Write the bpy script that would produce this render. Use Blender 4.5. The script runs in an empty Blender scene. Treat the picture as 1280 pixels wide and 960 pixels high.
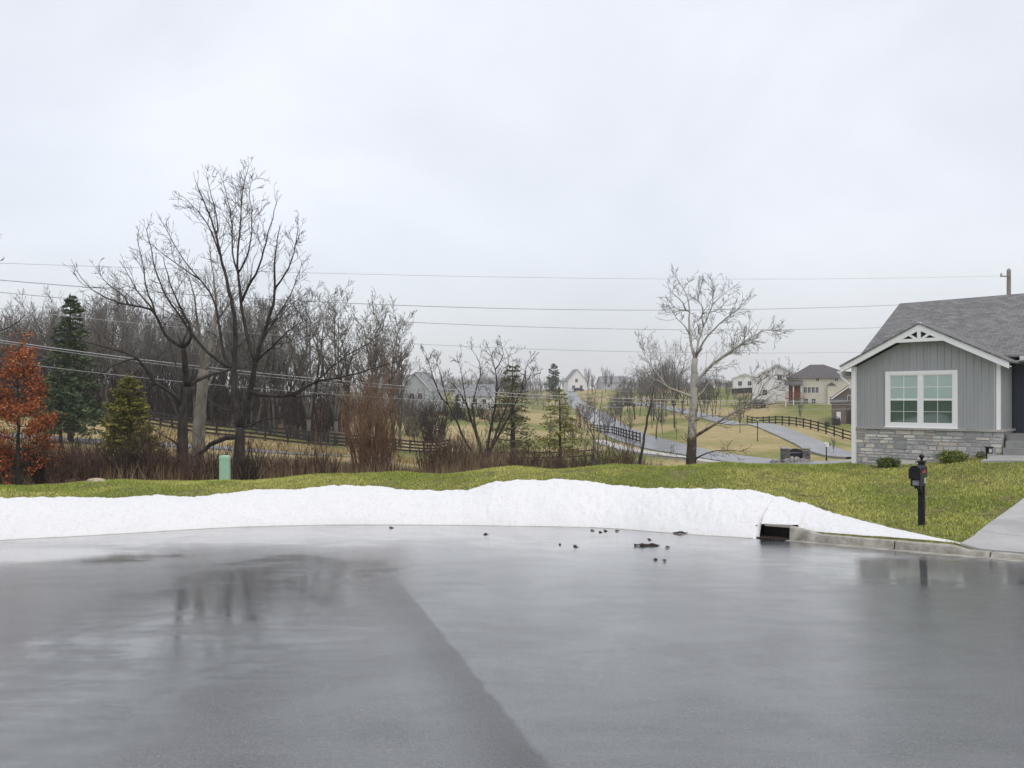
import bpy, math, random
import numpy as np
from math import sin, cos, radians, pi, sqrt, atan2

# ------------------------------------------------------------------ camera, sky, light
S = bpy.context.scene
COL = S.collection
F, CX, HY, H = 960.0, 640.0, 500.0, 1.65           # focal length and horizon in photo pixels, eye height
cam = bpy.data.objects.new('camera', bpy.data.cameras.new('camera'))
COL.objects.link(cam)
cam.location = (0, 0, H)
cam.rotation_euler = (radians(90), 0, 0)
cam.data.sensor_width = 36
cam.data.lens = 27.0
cam.data.shift_y = 20 / 1280
cam.data.clip_start = 0.1
cam.data.clip_end = 6000
S.camera = cam

SUN_EL, SUN_AZ = 58, 150
W = bpy.data.worlds.new('World')
S.world = W
W.use_nodes = True
nt = W.node_tree
nt.nodes.clear()
def wn(t, **kw):
    n = nt.nodes.new(t)
    for k, v in kw.items():
        setattr(n, k, v)
    return n
wl = nt.links.new
tc = wn('ShaderNodeTexCoord')
sky = wn('ShaderNodeTexSky', sky_type='NISHITA', sun_disc=False)
sky.sun_elevation = radians(SUN_EL)
sky.sun_rotation = radians(SUN_AZ)
sky.dust_density = 4
bg1 = wn('ShaderNodeBackground')
bg1.inputs['Strength'].default_value = 0.05
wl(sky.outputs[0], bg1.inputs['Color'])
# the cloud layer: soft grey stratus, brighter towards the zenith
mp = wn('ShaderNodeMapping')
mp.inputs['Scale'].default_value = (1.0, 1.0, 1.5)
wl(tc.outputs['Generated'], mp.inputs['Vector'])
n1 = wn('ShaderNodeTexNoise')
n1.inputs['Scale'].default_value = 2.1
n1.inputs['Detail'].default_value = 5
n1.inputs['Roughness'].default_value = 0.52
n1.inputs['Distortion'].default_value = 0.35
wl(mp.outputs[0], n1.inputs['Vector'])
cr = wn('ShaderNodeValToRGB')
cr.color_ramp.elements[0].position = 0.34
cr.color_ramp.elements[0].color = (0.535, 0.542, 0.563, 1)
cr.color_ramp.elements[1].position = 0.66
cr.color_ramp.elements[1].color = (0.655, 0.661, 0.678, 1)
wl(n1.outputs[0], cr.inputs[0])
sp = wn('ShaderNodeSeparateXYZ')
wl(tc.outputs['Generated'], sp.inputs[0])
mr = wn('ShaderNodeMapRange')
mr.inputs['From Min'].default_value = 0.0
mr.inputs['From Max'].default_value = 1.0
mr.inputs['To Min'].default_value = 1.09
mr.inputs['To Max'].default_value = 1.35
wl(sp.outputs['Z'], mr.inputs['Value'])
bg2 = wn('ShaderNodeBackground')
wl(cr.outputs[0], bg2.inputs['Color'])
wl(mr.outputs[0], bg2.inputs['Strength'])
ad = wn('ShaderNodeAddShader')
wl(bg1.outputs[0], ad.inputs[0])
wl(bg2.outputs[0], ad.inputs[1])
wo = wn('ShaderNodeOutputWorld')
wl(ad.outputs[0], wo.inputs['Surface'])

sl = bpy.data.lights.new('sun', 'SUN')
sl.energy = 0.5
sl.angle = radians(35)
sl.color = (1, 0.965, 0.92)
so = bpy.data.objects.new('sun', sl)
COL.objects.link(so)
so.rotation_euler = (radians(90 - SUN_EL), 0, radians(180 - SUN_AZ))

S.view_settings.view_transform = 'Standard'
S.view_settings.look = 'None'
S.view_settings.exposure = 0.14
S.view_settings.gamma = 1
S.render.engine = 'CYCLES'
S.cycles.use_denoising = True
S.cycles.max_bounces = 6
S.cycles.diffuse_bounces = 3
S.cycles.glossy_bounces = 3
S.cycles.transparent_max_bounces = 12
S.cycles.volume_bounces = 0
S.cycles.use_adaptive_sampling = True
S.cycles.adaptive_threshold = 0.015

# ------------------------------------------------------------------ helpers
def P(px, py, d):
    return np.array(((px - CX) / F * d, d, H - (py - HY) / F * d))

def material(name, c1, c2=None, rough=0.85, scale=4.0, island=False, bump=0.0, bscale=40.0, spec=0.4,
             c3=None, stretch=(1, 1, 1), metal=0.0, contrast=(0.35, 0.65)):
    m = bpy.data.materials.new(name)
    m.use_nodes = True
    t = m.node_tree
    b = t.nodes['Principled BSDF']
    b.inputs['Base Color'].default_value = (*c1, 1)
    b.inputs['Roughness'].default_value = rough
    b.inputs['Specular IOR Level'].default_value = spec
    b.inputs['Metallic'].default_value = metal
    co = t.nodes.new('ShaderNodeTexCoord')
    mapn = t.nodes.new('ShaderNodeMapping')
    mapn.inputs['Scale'].default_value = stretch
    t.links.new(co.outputs['Object'], mapn.inputs['Vector'])
    if c2 is not None:
        ramp = t.nodes.new('ShaderNodeValToRGB')
        e = ramp.color_ramp.elements
        if island:
            g = t.nodes.new('ShaderNodeNewGeometry')
            t.links.new(g.outputs['Random Per Island'], ramp.inputs[0])
            e[0].position, e[1].position = 0.0, 1.0
        else:
            n = t.nodes.new('ShaderNodeTexNoise')
            n.inputs['Scale'].default_value = scale
            n.inputs['Detail'].default_value = 6
            n.inputs['Roughness'].default_value = 0.6
            t.links.new(mapn.outputs[0], n.inputs['Vector'])
            t.links.new(n.outputs[0], ramp.inputs[0])
            e[0].position, e[1].position = contrast
        e[0].color, e[1].color = (*c1, 1), (*c2, 1)
        if c3 is not None:
            k = e.new(0.5 * (e[0].position + e[1].position))
            k.color = (*c3, 1)
        t.links.new(ramp.outputs[0], b.inputs['Base Color'])
    if bump:
        n = t.nodes.new('ShaderNodeTexNoise')
        n.inputs['Scale'].default_value = bscale
        n.inputs['Detail'].default_value = 5
        t.links.new(mapn.outputs[0], n.inputs['Vector'])
        bp = t.nodes.new('ShaderNodeBump')
        bp.inputs['Strength'].default_value = bump
        bp.inputs['Distance'].default_value = 0.05
        t.links.new(n.outputs[0], bp.inputs['Height'])
        t.links.new(bp.outputs[0], b.inputs['Normal'])
    return m

class MB:
    """collects faces for ONE mesh object"""
    def __init__(s):
        s.v, s.f, s.n = [], [], 0
    def add(s, v, f):
        v = np.asarray(v, float)
        s.v.append(v)
        k = s.n
        for q in f:
            s.f.append(tuple(int(i) + k for i in q))
        s.n += len(v)
    def box(s, c, d, rz=0.0, taper=1.0):
        x, y, z = d[0] / 2, d[1] / 2, d[2] / 2
        v = np.array([(-x, -y, -z), (x, -y, -z), (x, y, -z), (-x, y, -z),
                      (-x * taper, -y * taper, z), (x * taper, -y * taper, z), (x * taper, y * taper, z), (-x * taper, y * taper, z)])
        if rz:
            v = v @ np.array(((cos(rz), sin(rz), 0), (-sin(rz), cos(rz), 0), (0, 0, 1)))
        s.add(v + np.asarray(c, float), [(3, 2, 1, 0), (4, 5, 6, 7), (0, 1, 5, 4), (1, 2, 6, 5), (2, 3, 7, 6), (3, 0, 4, 7)])
    def span(s, lo, hi):
        lo, hi = np.asarray(lo, float), np.asarray(hi, float)
        s.box((lo + hi) / 2, hi - lo)
    def prism(s, poly, d):
        """closed polygon (list of 3D points) pushed along vector d"""
        p = np.asarray(poly, float)
        n = len(p)
        v = np.vstack((p, p + np.asarray(d, float)))
        f = [tuple(range(n - 1, -1, -1)), tuple(range(n, 2 * n))]
        f += [(i, (i + 1) % n, n + (i + 1) % n, n + i) for i in range(n)]
        s.add(v, f)
    def bar(s, a, b, w, h):
        a, b = np.asarray(a, float), np.asarray(b, float)
        t = b - a
        t = t / np.linalg.norm(t)
        up = np.array((0, 0, 1.0)) if abs(t[2]) < 0.95 else np.array((0, 1.0, 0))
        sx = np.cross(t, up); sx /= np.linalg.norm(sx)
        sz = np.cross(sx, t)
        q = [a - sx * w / 2 - sz * h / 2, a + sx * w / 2 - sz * h / 2, a + sx * w / 2 + sz * h / 2, a - sx * w / 2 + sz * h / 2]
        s.prism(q, b - a)
    def tube(s, pts, rad, sides=6, cap=True):
        p = np.asarray(pts, float)
        n = len(p)
        r = np.broadcast_to(np.asarray(rad, float), (n,))
        t = np.gradient(p, axis=0)
        t /= np.linalg.norm(t, axis=1)[:, None] + 1e-9
        ref = np.array((0.13, 0.97, 0.21)) if abs(t[0] @ np.array((0.13, 0.97, 0.21))) < 0.9 else np.array((1.0, 0, 0))
        u = np.cross(t, ref); u /= np.linalg.norm(u, axis=1)[:, None] + 1e-9
        w = np.cross(t, u)
        a = np.arange(sides) * 2 * pi / sides
        ring = p[:, None, :] + r[:, None, None] * (np.cos(a)[None, :, None] * u[:, None, :] + np.sin(a)[None, :, None] * w[:, None, :])
        v = ring.reshape(-1, 3)
        f = []
        for i in range(n - 1):
            for j in range(sides):
                k = (j + 1) % sides
                f.append((i * sides + j, i * sides + k, (i + 1) * sides + k, (i + 1) * sides + j))
        if cap:
            f.append(tuple(range(sides - 1, -1, -1)))
            f.append(tuple((n - 1) * sides + j for j in range(sides)))
        s.add(v, f)
    def lathe(s, c, prof, sides=16):
        """prof: list of (radius, z)"""
        a = np.arange(sides) * 2 * pi / sides
        v = np.array([(r * cos(t), r * sin(t), z) for r, z in prof for t in a]) + np.asarray(c, float)
        f = []
        m = len(prof)
        for i in range(m - 1):
            for j in range(sides):
                k = (j + 1) % sides
                f.append((i * sides + j, i * sides + k, (i + 1) * sides + k, (i + 1) * sides + j))
        f.append(tuple(range(sides - 1, -1, -1)))
        f.append(tuple((m - 1) * sides + j for j in range(sides)))
        s.add(v, f)
    def segs(s, arr, sides=3):
        """arr n x 8: p0, p1, r0, r1 - one open frustum for each twig piece"""
        a = np.asarray(arr, float)
        if len(a) == 0:
            return
        p0, p1, r0, r1 = a[:, :3], a[:, 3:6], a[:, 6], a[:, 7]
        t = p1 - p0
        t /= np.linalg.norm(t, axis=1)[:, None] + 1e-9
        ref = np.tile(np.array((0.31, 0.9, 0.3)), (len(a), 1))
        u = np.cross(t, ref); u /= np.linalg.norm(u, axis=1)[:, None] + 1e-9
        w = np.cross(t, u)
        an = np.arange(sides) * 2 * pi / sides
        o = np.cos(an)[None, :, None] * u[:, None, :] + np.sin(an)[None, :, None] * w[:, None, :]
        v = np.concatenate((p0[:, None] + o * r0[:, None, None], p1[:, None] + o * r1[:, None, None]), 1).reshape(-1, 3)
        base = np.arange(len(a))[:, None] * 2 * sides
        q = []
        for j in range(sides):
            k = (j + 1) % sides
            q.append(np.concatenate((base + j, base + k, base + sides + k, base + sides + j), 1))
        q = np.concatenate(q) + s.n
        s.v.append(v)
        s.f.extend(map(tuple, q.tolist()))
        s.n += len(v)
    def flakes(s, c, n1, n2):
        """quads centred at c with half axes n1, n2 (n x 3 each)"""
        v = np.stack((c - n1 - n2 * 0.4, c + n1 * 0.1 - n2, c + n1 + n2 * 0.3, c - n1 * 0.2 + n2), 1).reshape(-1, 3)
        q = (np.arange(len(c))[:, None] * 4 + np.arange(4)[None, :]) + s.n
        s.v.append(v)
        s.f.extend(map(tuple, q.tolist()))
        s.n += len(v)
    def mesh(s, name, origin=(0, 0, 0), smooth=False):
        me = bpy.data.meshes.new(name)
        v = np.concatenate(s.v) - np.asarray(origin, float)
        me.from_pydata(v.tolist(), [], s.f)
        if smooth:
            me.shade_smooth()
        me.update()
        return me
    def build(s, name, mat, parent=None, origin=(0, 0, 0), smooth=False):
        me = s.mesh(name, origin, smooth)
        if isinstance(mat, (list, tuple)):
            for q in mat:
                me.materials.append(q)
        else:
            me.materials.append(mat)
        o = bpy.data.objects.new(name, me)
        COL.objects.link(o)
        if parent is not None:
            o.parent = parent
        return o

def tag(o, label, cat, group=None):
    o['label'] = label
    o['category'] = cat
    if group:
        o['group'] = group
    return o
def thing(name, label, cat, loc=(0, 0, 0), rz=0.0, group=None):
    o = bpy.data.objects.new(name, None)
    COL.objects.link(o)
    o.location = [float(q) for q in loc]
    o.rotation_euler = (0, 0, rz)
    o.empty_display_size = 0.2
    return tag(o, label, cat, group)
def structure(o, kind='structure'):
    o['kind'] = kind
    return o
KIDS = {}
def dup(root, loc, rz=0.0, sc=1.0, label=None, group=None):
    """copy of a thing with copies of its parts and sub-parts (mesh data shared)"""
    r = root.copy()
    COL.objects.link(r)
    r.location = [float(q) for q in loc]
    r.rotation_euler = (0, 0, rz)
    r.scale = sc if isinstance(sc, (tuple, list)) else (sc, sc, sc)
    if label:
        r['label'] = label
    if group:
        r['group'] = group
    for ch in root.children:
        c = ch.copy()
        COL.objects.link(c)
        c.parent = r
        for g in ch.children:
            e = g.copy()
            COL.objects.link(e)
            e.parent = c
    return r

def smooth01(t):
    t = np.clip(t, 0, 1)
    return t * t * (3 - 2 * t)
_rs = np.random.RandomState(5)
_tab = _rs.rand(256, 256)
def vnoise(x, y):
    x, y = np.asarray(x, float), np.asarray(y, float)
    xi, yi = np.floor(x).astype(int), np.floor(y).astype(int)
    fx, fy = smooth01(x - xi), smooth01(y - yi)
    g = lambda i, j: _tab[(xi + i) & 255, (yi + j) & 255]
    return (g(0, 0) * (1 - fx) + g(1, 0) * fx) * (1 - fy) + (g(0, 1) * (1 - fx) + g(1, 1) * fx) * fy
def fbm(x, y, o=4):
    s, a, t = 0, 0.5, 0
    for i in range(o):
        s = s + a * vnoise(np.asarray(x) * 2 ** i + 17 * i, np.asarray(y) * 2 ** i + 5 * i)
        t += a
        a *= 0.5
    return s / t

# ------------------------------------------------------------------ terrain
C0 = np.array((-1.5, 3.2))                                  # centre of the turning circle
def road_z(y):
    return -0.06 * y
def road_pt(px, py):
    y = H / ((py - HY) / F - 0.06)
    return np.array(((px - CX) / F * y, y))
curb_px = [(-260, 700), (-120, 683), (0, 672.5), (100, 668), (200, 662), (300, 656.5), (400, 654.3), (500, 654), (640, 655.5), (760, 657.5), (850, 665),
           (940, 670), (1000, 674), (1060, 680), (1190, 691), (1280, 698), (1420, 711)]
cp = np.array([road_pt(*q) for q in curb_px])
cth = np.arctan2(cp[:, 0] - C0[0], cp[:, 1] - C0[1])
crr = np.hypot(cp[:, 0] - C0[0], cp[:, 1] - C0[1])
_k = np.ones(25) / 25
_tt = np.radians(np.arange(-200, 201, 1.0))
_th2 = np.concatenate(([-4.0, -2.2], cth, [2.2, 4.0]))
_rr2 = np.concatenate(([12.6, 12.6], crr, [12.4, 12.4]))
_R = np.interp(_tt, _th2, _rr2)
_Rs = np.convolve(np.pad(_R, 2, mode='edge'), np.ones(5) / 5, 'valid')
def Rth(th):
    return np.interp(th, _tt, _Rs)
def polar(x, y):
    dx, dy = np.asarray(x) - C0[0], np.asarray(y) - C0[1]
    return np.arctan2(dx, dy), np.hypot(dx, dy)
def from_polar(th, r):
    return C0[0] + r * np.sin(th), C0[1] + r * np.cos(th)

ctl = [  # photo px x, y of the ground and its distance in metres
    (0, 610, 19), (150, 607, 19.5), (280, 603.5, 20.5), (400, 597.5, 21), (500, 591, 22), (640, 583.5, 23), (760, 581, 24), (900, 580.5, 25), (1000, 581.5, 25),
    (1066, 578.5, 24.7), (1066, 583, 24), (1247, 570, 21.9), (1220, 575, 21.3), (1280, 575, 20.5), (1200, 600, 18.8), (1400, 585, 20), (1400, 560, 26), (1250, 560, 26), (1330, 545, 40),
    (-150, 606, 20), (-400, 606, 22),
    (0, 607, 27), (280, 606, 27), (500, 605, 28), (700, 608, 30), (900, 606, 31), (1060, 598, 31),
    (0, 585, 34), (250, 595, 34), (500, 604, 36), (700, 610, 38), (860, 604, 40), (1000, 598, 40),
    (0, 556, 52), (95, 551, 60), (250, 561, 56), (390, 569, 60), (480, 574, 62), (-200, 545, 60),
    (30, 521, 85), (130, 523, 85), (255, 545, 70), (380, 557, 78), (470, 563, 86), (545, 567, 95), (-200, 520, 80),
    (60, 508, 130), (-200, 500, 130), (300, 527, 100), (430, 526, 130), (480, 545, 105), (600, 530, 140), (650, 545, 110), (700, 576, 76), (620, 579, 72), (760, 574, 70), (830, 577, 63),
    (640, 556, 95), (700, 540, 125), (700, 518, 180), (600, 512, 200),
    (930, 577, 64), (860, 566, 72), (790, 548, 98), (765, 535, 130), (735, 515, 190), (715, 500, 260), (713, 489, 330),
    (800, 525, 140), (790, 505, 190), (790, 496, 230), (860, 545, 95), (840, 535, 112), (690, 505, 260),
    (880, 518, 150), (900, 500, 220), (930, 487, 260), (900, 560, 78),
    (950, 530, 110), (1010, 552, 82), (1050, 570, 68), (1000, 578, 62), (1060, 575, 60),
    (1062, 552, 96), (945, 531.5, 125), (1000, 505, 150), (965, 508, 156), (1050, 528, 120), (1000, 520, 135), (1150, 548, 100), (1150, 515, 140),
    (1000, 484, 300), (700, 488, 350), (500, 490, 350), (200, 488, 300), (-200, 480, 300), (1250, 488, 300),
    (0, 492, 600), (400, 494, 600), (800, 492, 600), (1250, 492, 600), (0, 497, 1300), (640, 497, 1300), (1280, 497, 1300)]
_rows = [(P(*q)[0], P(*q)[1], P(*q)[2]) for q in ctl]
for t in np.linspace(-1.1, 0.95, 16):
    x, y = from_polar(t, Rth(t) + 0.2)
    if y > 5:
        _rows.append((x, y, road_z(y) + 0.14))
    x, y = from_polar(t, Rth(t) + 1.4)
    if y > 6:
        _rows.append((x, y, road_z(y) + 0.22))
_rows = np.array(_rows)
def _ab(x, y):
    yy = np.maximum(np.asarray(y, float), 6.0)
    return np.stack((np.clip(np.asarray(x, float) / yy, -1.1, 1.1) * 3.0, np.log(yy)), -1)
def _phi(r2):
    return np.where(r2 > 1e-12, 0.5 * r2 * np.log(np.maximum(r2, 1e-12)), 0)
_A = _ab(_rows[:, 0], _rows[:, 1])
_n = len(_A)
_K = _phi(((_A[:, None] - _A[None]) ** 2).sum(-1)) + np.eye(_n) * 2e-4
_Pm = np.hstack((np.ones((_n, 1)), _A))
_M = np.block([[_K, _Pm], [_Pm.T, np.zeros((3, 3))]])
_w = np.linalg.solve(_M, np.concatenate((_rows[:, 2], np.zeros(3))))
T_DRIVE = float(polar(*road_pt(1186, 690.5))[0])
def zt(x, y):
    x, y = np.atleast_1d(np.asarray(x, float)), np.atleast_1d(np.asarray(y, float))
    shp = x.shape
    x, y = x.ravel(), y.ravel()
    out = np.empty(len(x))
    for i in range(0, len(x), 20000):
        q = _ab(x[i:i + 20000], y[i:i + 20000])
        k = _phi(((q[:, None] - _A[None]) ** 2).sum(-1))
        out[i:i + 20000] = k @ _w[:_n] + _w[_n] + q @ _w[_n + 1:]
    back = smooth01((y - 4) / 7)
    out = out * back + (np.clip(-0.06 * y, -4, 1.5) + 0.35) * (1 - back)
    th, r = polar(x, y)
    R = Rth(th)
    off = r - R
    xc, yc = from_polar(th, R)
    edge = road_z(yc) + 0.12 - 0.085 * smooth01((th - T_DRIVE) / 0.035)
    t = smooth01((off - 0.15) / 2.2)
    z = edge * (1 - t) + out * t
    z = np.where(off < 0.0, road_z(y) - 0.2, z)
    stem = (np.abs(x + 1.5) < 5.6) & (y < 3)
    z = np.where(stem, np.minimum(z, road_z(y) - 0.2), z)
    return z.reshape(shp)
def ZT(x, y):
    return float(zt(x, y)[0])
def G(px, d):
    """ground point seen in photo column px at distance d"""
    x = (px - CX) / F * d
    return np.array((x, d, ZT(x, d)))

# ------------------------------------------------------------------ ground sheet
def poly_mask(x, y, poly):
    inside = np.zeros(np.shape(x), bool)
    n = len(poly)
    for i in range(n):
        x0, y0 = poly[i]
        x1, y1 = poly[(i + 1) % n]
        c = ((y0 > y) != (y1 > y)) & (x < (x1 - x0) * (y - y0) / (y1 - y0 + 1e-12) + x0)
        inside ^= c
    return inside

def th_px(px):
    """polar angle of the kerb point seen in photo column px"""
    xs = np.array([road_pt(*q) for q in curb_px])
    t_, _ = polar(xs[:, 0], xs[:, 1])
    return float(np.interp(px, [q[0] for q in curb_px], t_))

HA = radians(44)
HO = np.array((11.0, 24.7))                                  # left front corner of the grey house
HU, HV = np.array((cos(HA), -sin(HA))), np.array((sin(HA), cos(HA)))
HZ = H - 2.0
def hw(u, v):
    return HO + HU * u + HV * v
def huv(x, y):
    dx, dy = np.asarray(x) - HO[0], np.asarray(y) - HO[1]
    return dx * HU[0] + dy * HU[1], dx * HV[0] + dy * HV[1]

th_in = np.radians(np.arange(-46, 46.01, 0.3))
th_all = np.concatenate((np.radians(np.arange(-180, -46, 2.0)), th_in, np.radians(np.arange(46.5, 180, 2.0))))
offs = [-0.02, 0.15, 0.4, 0.7]
while offs[-1] < 14:
    offs.append(offs[-1] + 0.33)
while offs[-1] < 900:
    offs.append(offs[-1] * 1.033 + 0.05)
offs = np.array(offs)
TH, OF = np.meshgrid(th_all, offs, indexing='ij')
GX, GY = from_polar(TH, Rth(TH) + OF)
GZ = zt(GX, GY)
GZ[:, 0] = road_z(GY[:, 0]) - 0.3
_inl = (TH > th_px(940)) & (TH < th_px(989)) & (OF < 0.62)
GZ = np.where(_inl, road_z(GY) - 0.62, GZ)
rough_amp = np.where(_inl, 0, 1) * (np.clip((OF - 0.5) / 3, 0, 1) * 0.05 + np.clip((OF - 14) / 30, 0, 1) * 0.10)
GZ = GZ + (fbm(GX * 1.1, GY * 1.1) - 0.5) * rough_amp
far = OF > 500
nT, nO = TH.shape
vi = np.arange(nT * nO).reshape(nT, nO)
faces = []
a, b = vi, np.roll(vi, -1, 0)
q = np.stack((a[:, :-1], b[:, :-1], b[:, 1:], a[:, 1:]), -1).reshape(-1, 4)
gm = MB()
gm.add(np.stack((GX, GY, GZ), -1).reshape(-1, 3), [])
gm.f = list(map(tuple, q[:, ::-1].tolist()))
# what grows where: lawn / brush floor / dry field / green field (weights are ground cover, not light)
px_ = CX + F * GX / np.maximum(GY, 4)
lawn = 1 - smooth01((GY - np.interp(px_, [0, 300, 640, 800, 1100, 1300], [21.0, 22.5, 26, 30, 33, 40])) / 2.5)
brush = (1 - lawn) * (1 - smooth01((GY - 46) / 14)) * (1 - smooth01((px_ - 640) / 180))
wood = smooth01((GY - 82) / 12) * (1 - smooth01((px_ - 400) / 120)) * (1 - smooth01((GY - 260) / 80))
fn = fbm(GX * 0.07 + 3, GY * 0.07)
dry = smooth01((fn - 0.41) / 0.16)
wedge = smooth01((px_ - 842) / 30) * smooth01((GY - 68) / 8) * (1 - smooth01((GY - 122) / 14)) * (1 - smooth01((px_ - 1010) / 40))
dry = np.maximum(dry, wedge * (0.55 + 0.45 * smooth01((fbm(GX * 0.12, GY * 0.12) - 0.35) / 0.2)))
colr = np.stack((lawn, np.maximum(brush, wood), dry, np.ones_like(dry)), -1).reshape(-1, 4)

def ground_material():
    m = bpy.data.materials.new('ground_cover')
    m.use_nodes = True
    t = m.node_tree
    L = t.links.new
    b = t.nodes['Principled BSDF']
    b.inputs['Roughness'].default_value = 0.95
    b.inputs['Specular IOR Level'].default_value = 0.15
    at = t.nodes.new('ShaderNodeAttribute'); at.attribute_name = 'cover'
    sx = t.nodes.new('ShaderNodeSeparateColor'); L(at.outputs['Color'], sx.inputs[0])
    co = t.nodes.new('ShaderNodeTexCoord')
    def noise(sc, st=(1, 1, 1), det=6):
        mp = t.nodes.new('ShaderNodeMapping'); mp.inputs['Scale'].default_value = st
        L(co.outputs['Object'], mp.inputs['Vector'])
        n = t.nodes.new('ShaderNodeTexNoise'); n.inputs['Scale'].default_value = sc; n.inputs['Detail'].default_value = det
        n.inputs['Roughness'].default_value = 0.65
        L(mp.outputs[0], n.inputs['Vector'])
        return n.outputs[0]
    def ramp(f, c0, c1, p0=0.35, p1=0.65):
        r = t.nodes.new('ShaderNodeValToRGB')
        r.color_ramp.elements[0].position, r.color_ramp.elements[1].position = p0, p1
        r.color_ramp.elements[0].color, r.color_ramp.elements[1].color = (*c0, 1), (*c1, 1)
        L(f, r.inputs[0]); return r.outputs[0]
    def mix(f, a_, b_):
        x = t.nodes.new('ShaderNodeMix'); x.data_type = 'RGBA'
        L(f, x.inputs[0]); L(a_, x.inputs[6]); L(b_, x.inputs[7]); return x.outputs[2]
    fine = noise(9)
    green = ramp(noise(0.6), (0.14, 0.17, 0.045), (0.24, 0.24, 0.075))
    dryc = ramp(noise(0.8), (0.34, 0.265, 0.125), (0.46, 0.375, 0.19))
    field = mix(sx.outputs['Blue'], green, dryc)
    lawnc = ramp(fine, (0.07, 0.08, 0.022), (0.26, 0.245, 0.085))
    brc = ramp(noise(1.3), (0.06, 0.04, 0.025), (0.19, 0.13, 0.075))
    c = mix(sx.outputs['Green'], field, brc)
    c = mix(sx.outputs['Red'], c, lawnc)
    v = ramp(noise(5), (0.72, 0.72, 0.72), (1.15, 1.15, 1.15), 0.3, 0.7)
    mu = t.nodes.new('ShaderNodeMix'); mu.data_type = 'RGBA'; mu.blend_type = 'MULTIPLY'; mu.inputs[0].default_value = 1
    L(c, mu.inputs[6]); L(v, mu.inputs[7])
    L(mu.outputs[2], b.inputs['Base Color'])
    bp = t.nodes.new('ShaderNodeBump'); bp.inputs['Strength'].default_value = 0.5; bp.inputs['Distance'].default_value = 0.06
    L(noise(14), bp.inputs['Height']); L(bp.outputs[0], b.inputs['Normal'])
    return m
ground = structure(gm.build('ground', ground_material(), smooth=True))
ca = ground.data.color_attributes.new('cover', 'FLOAT_COLOR', 'POINT')
ca.data.foreach_set('color', colr.astype(np.float32).ravel())

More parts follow.
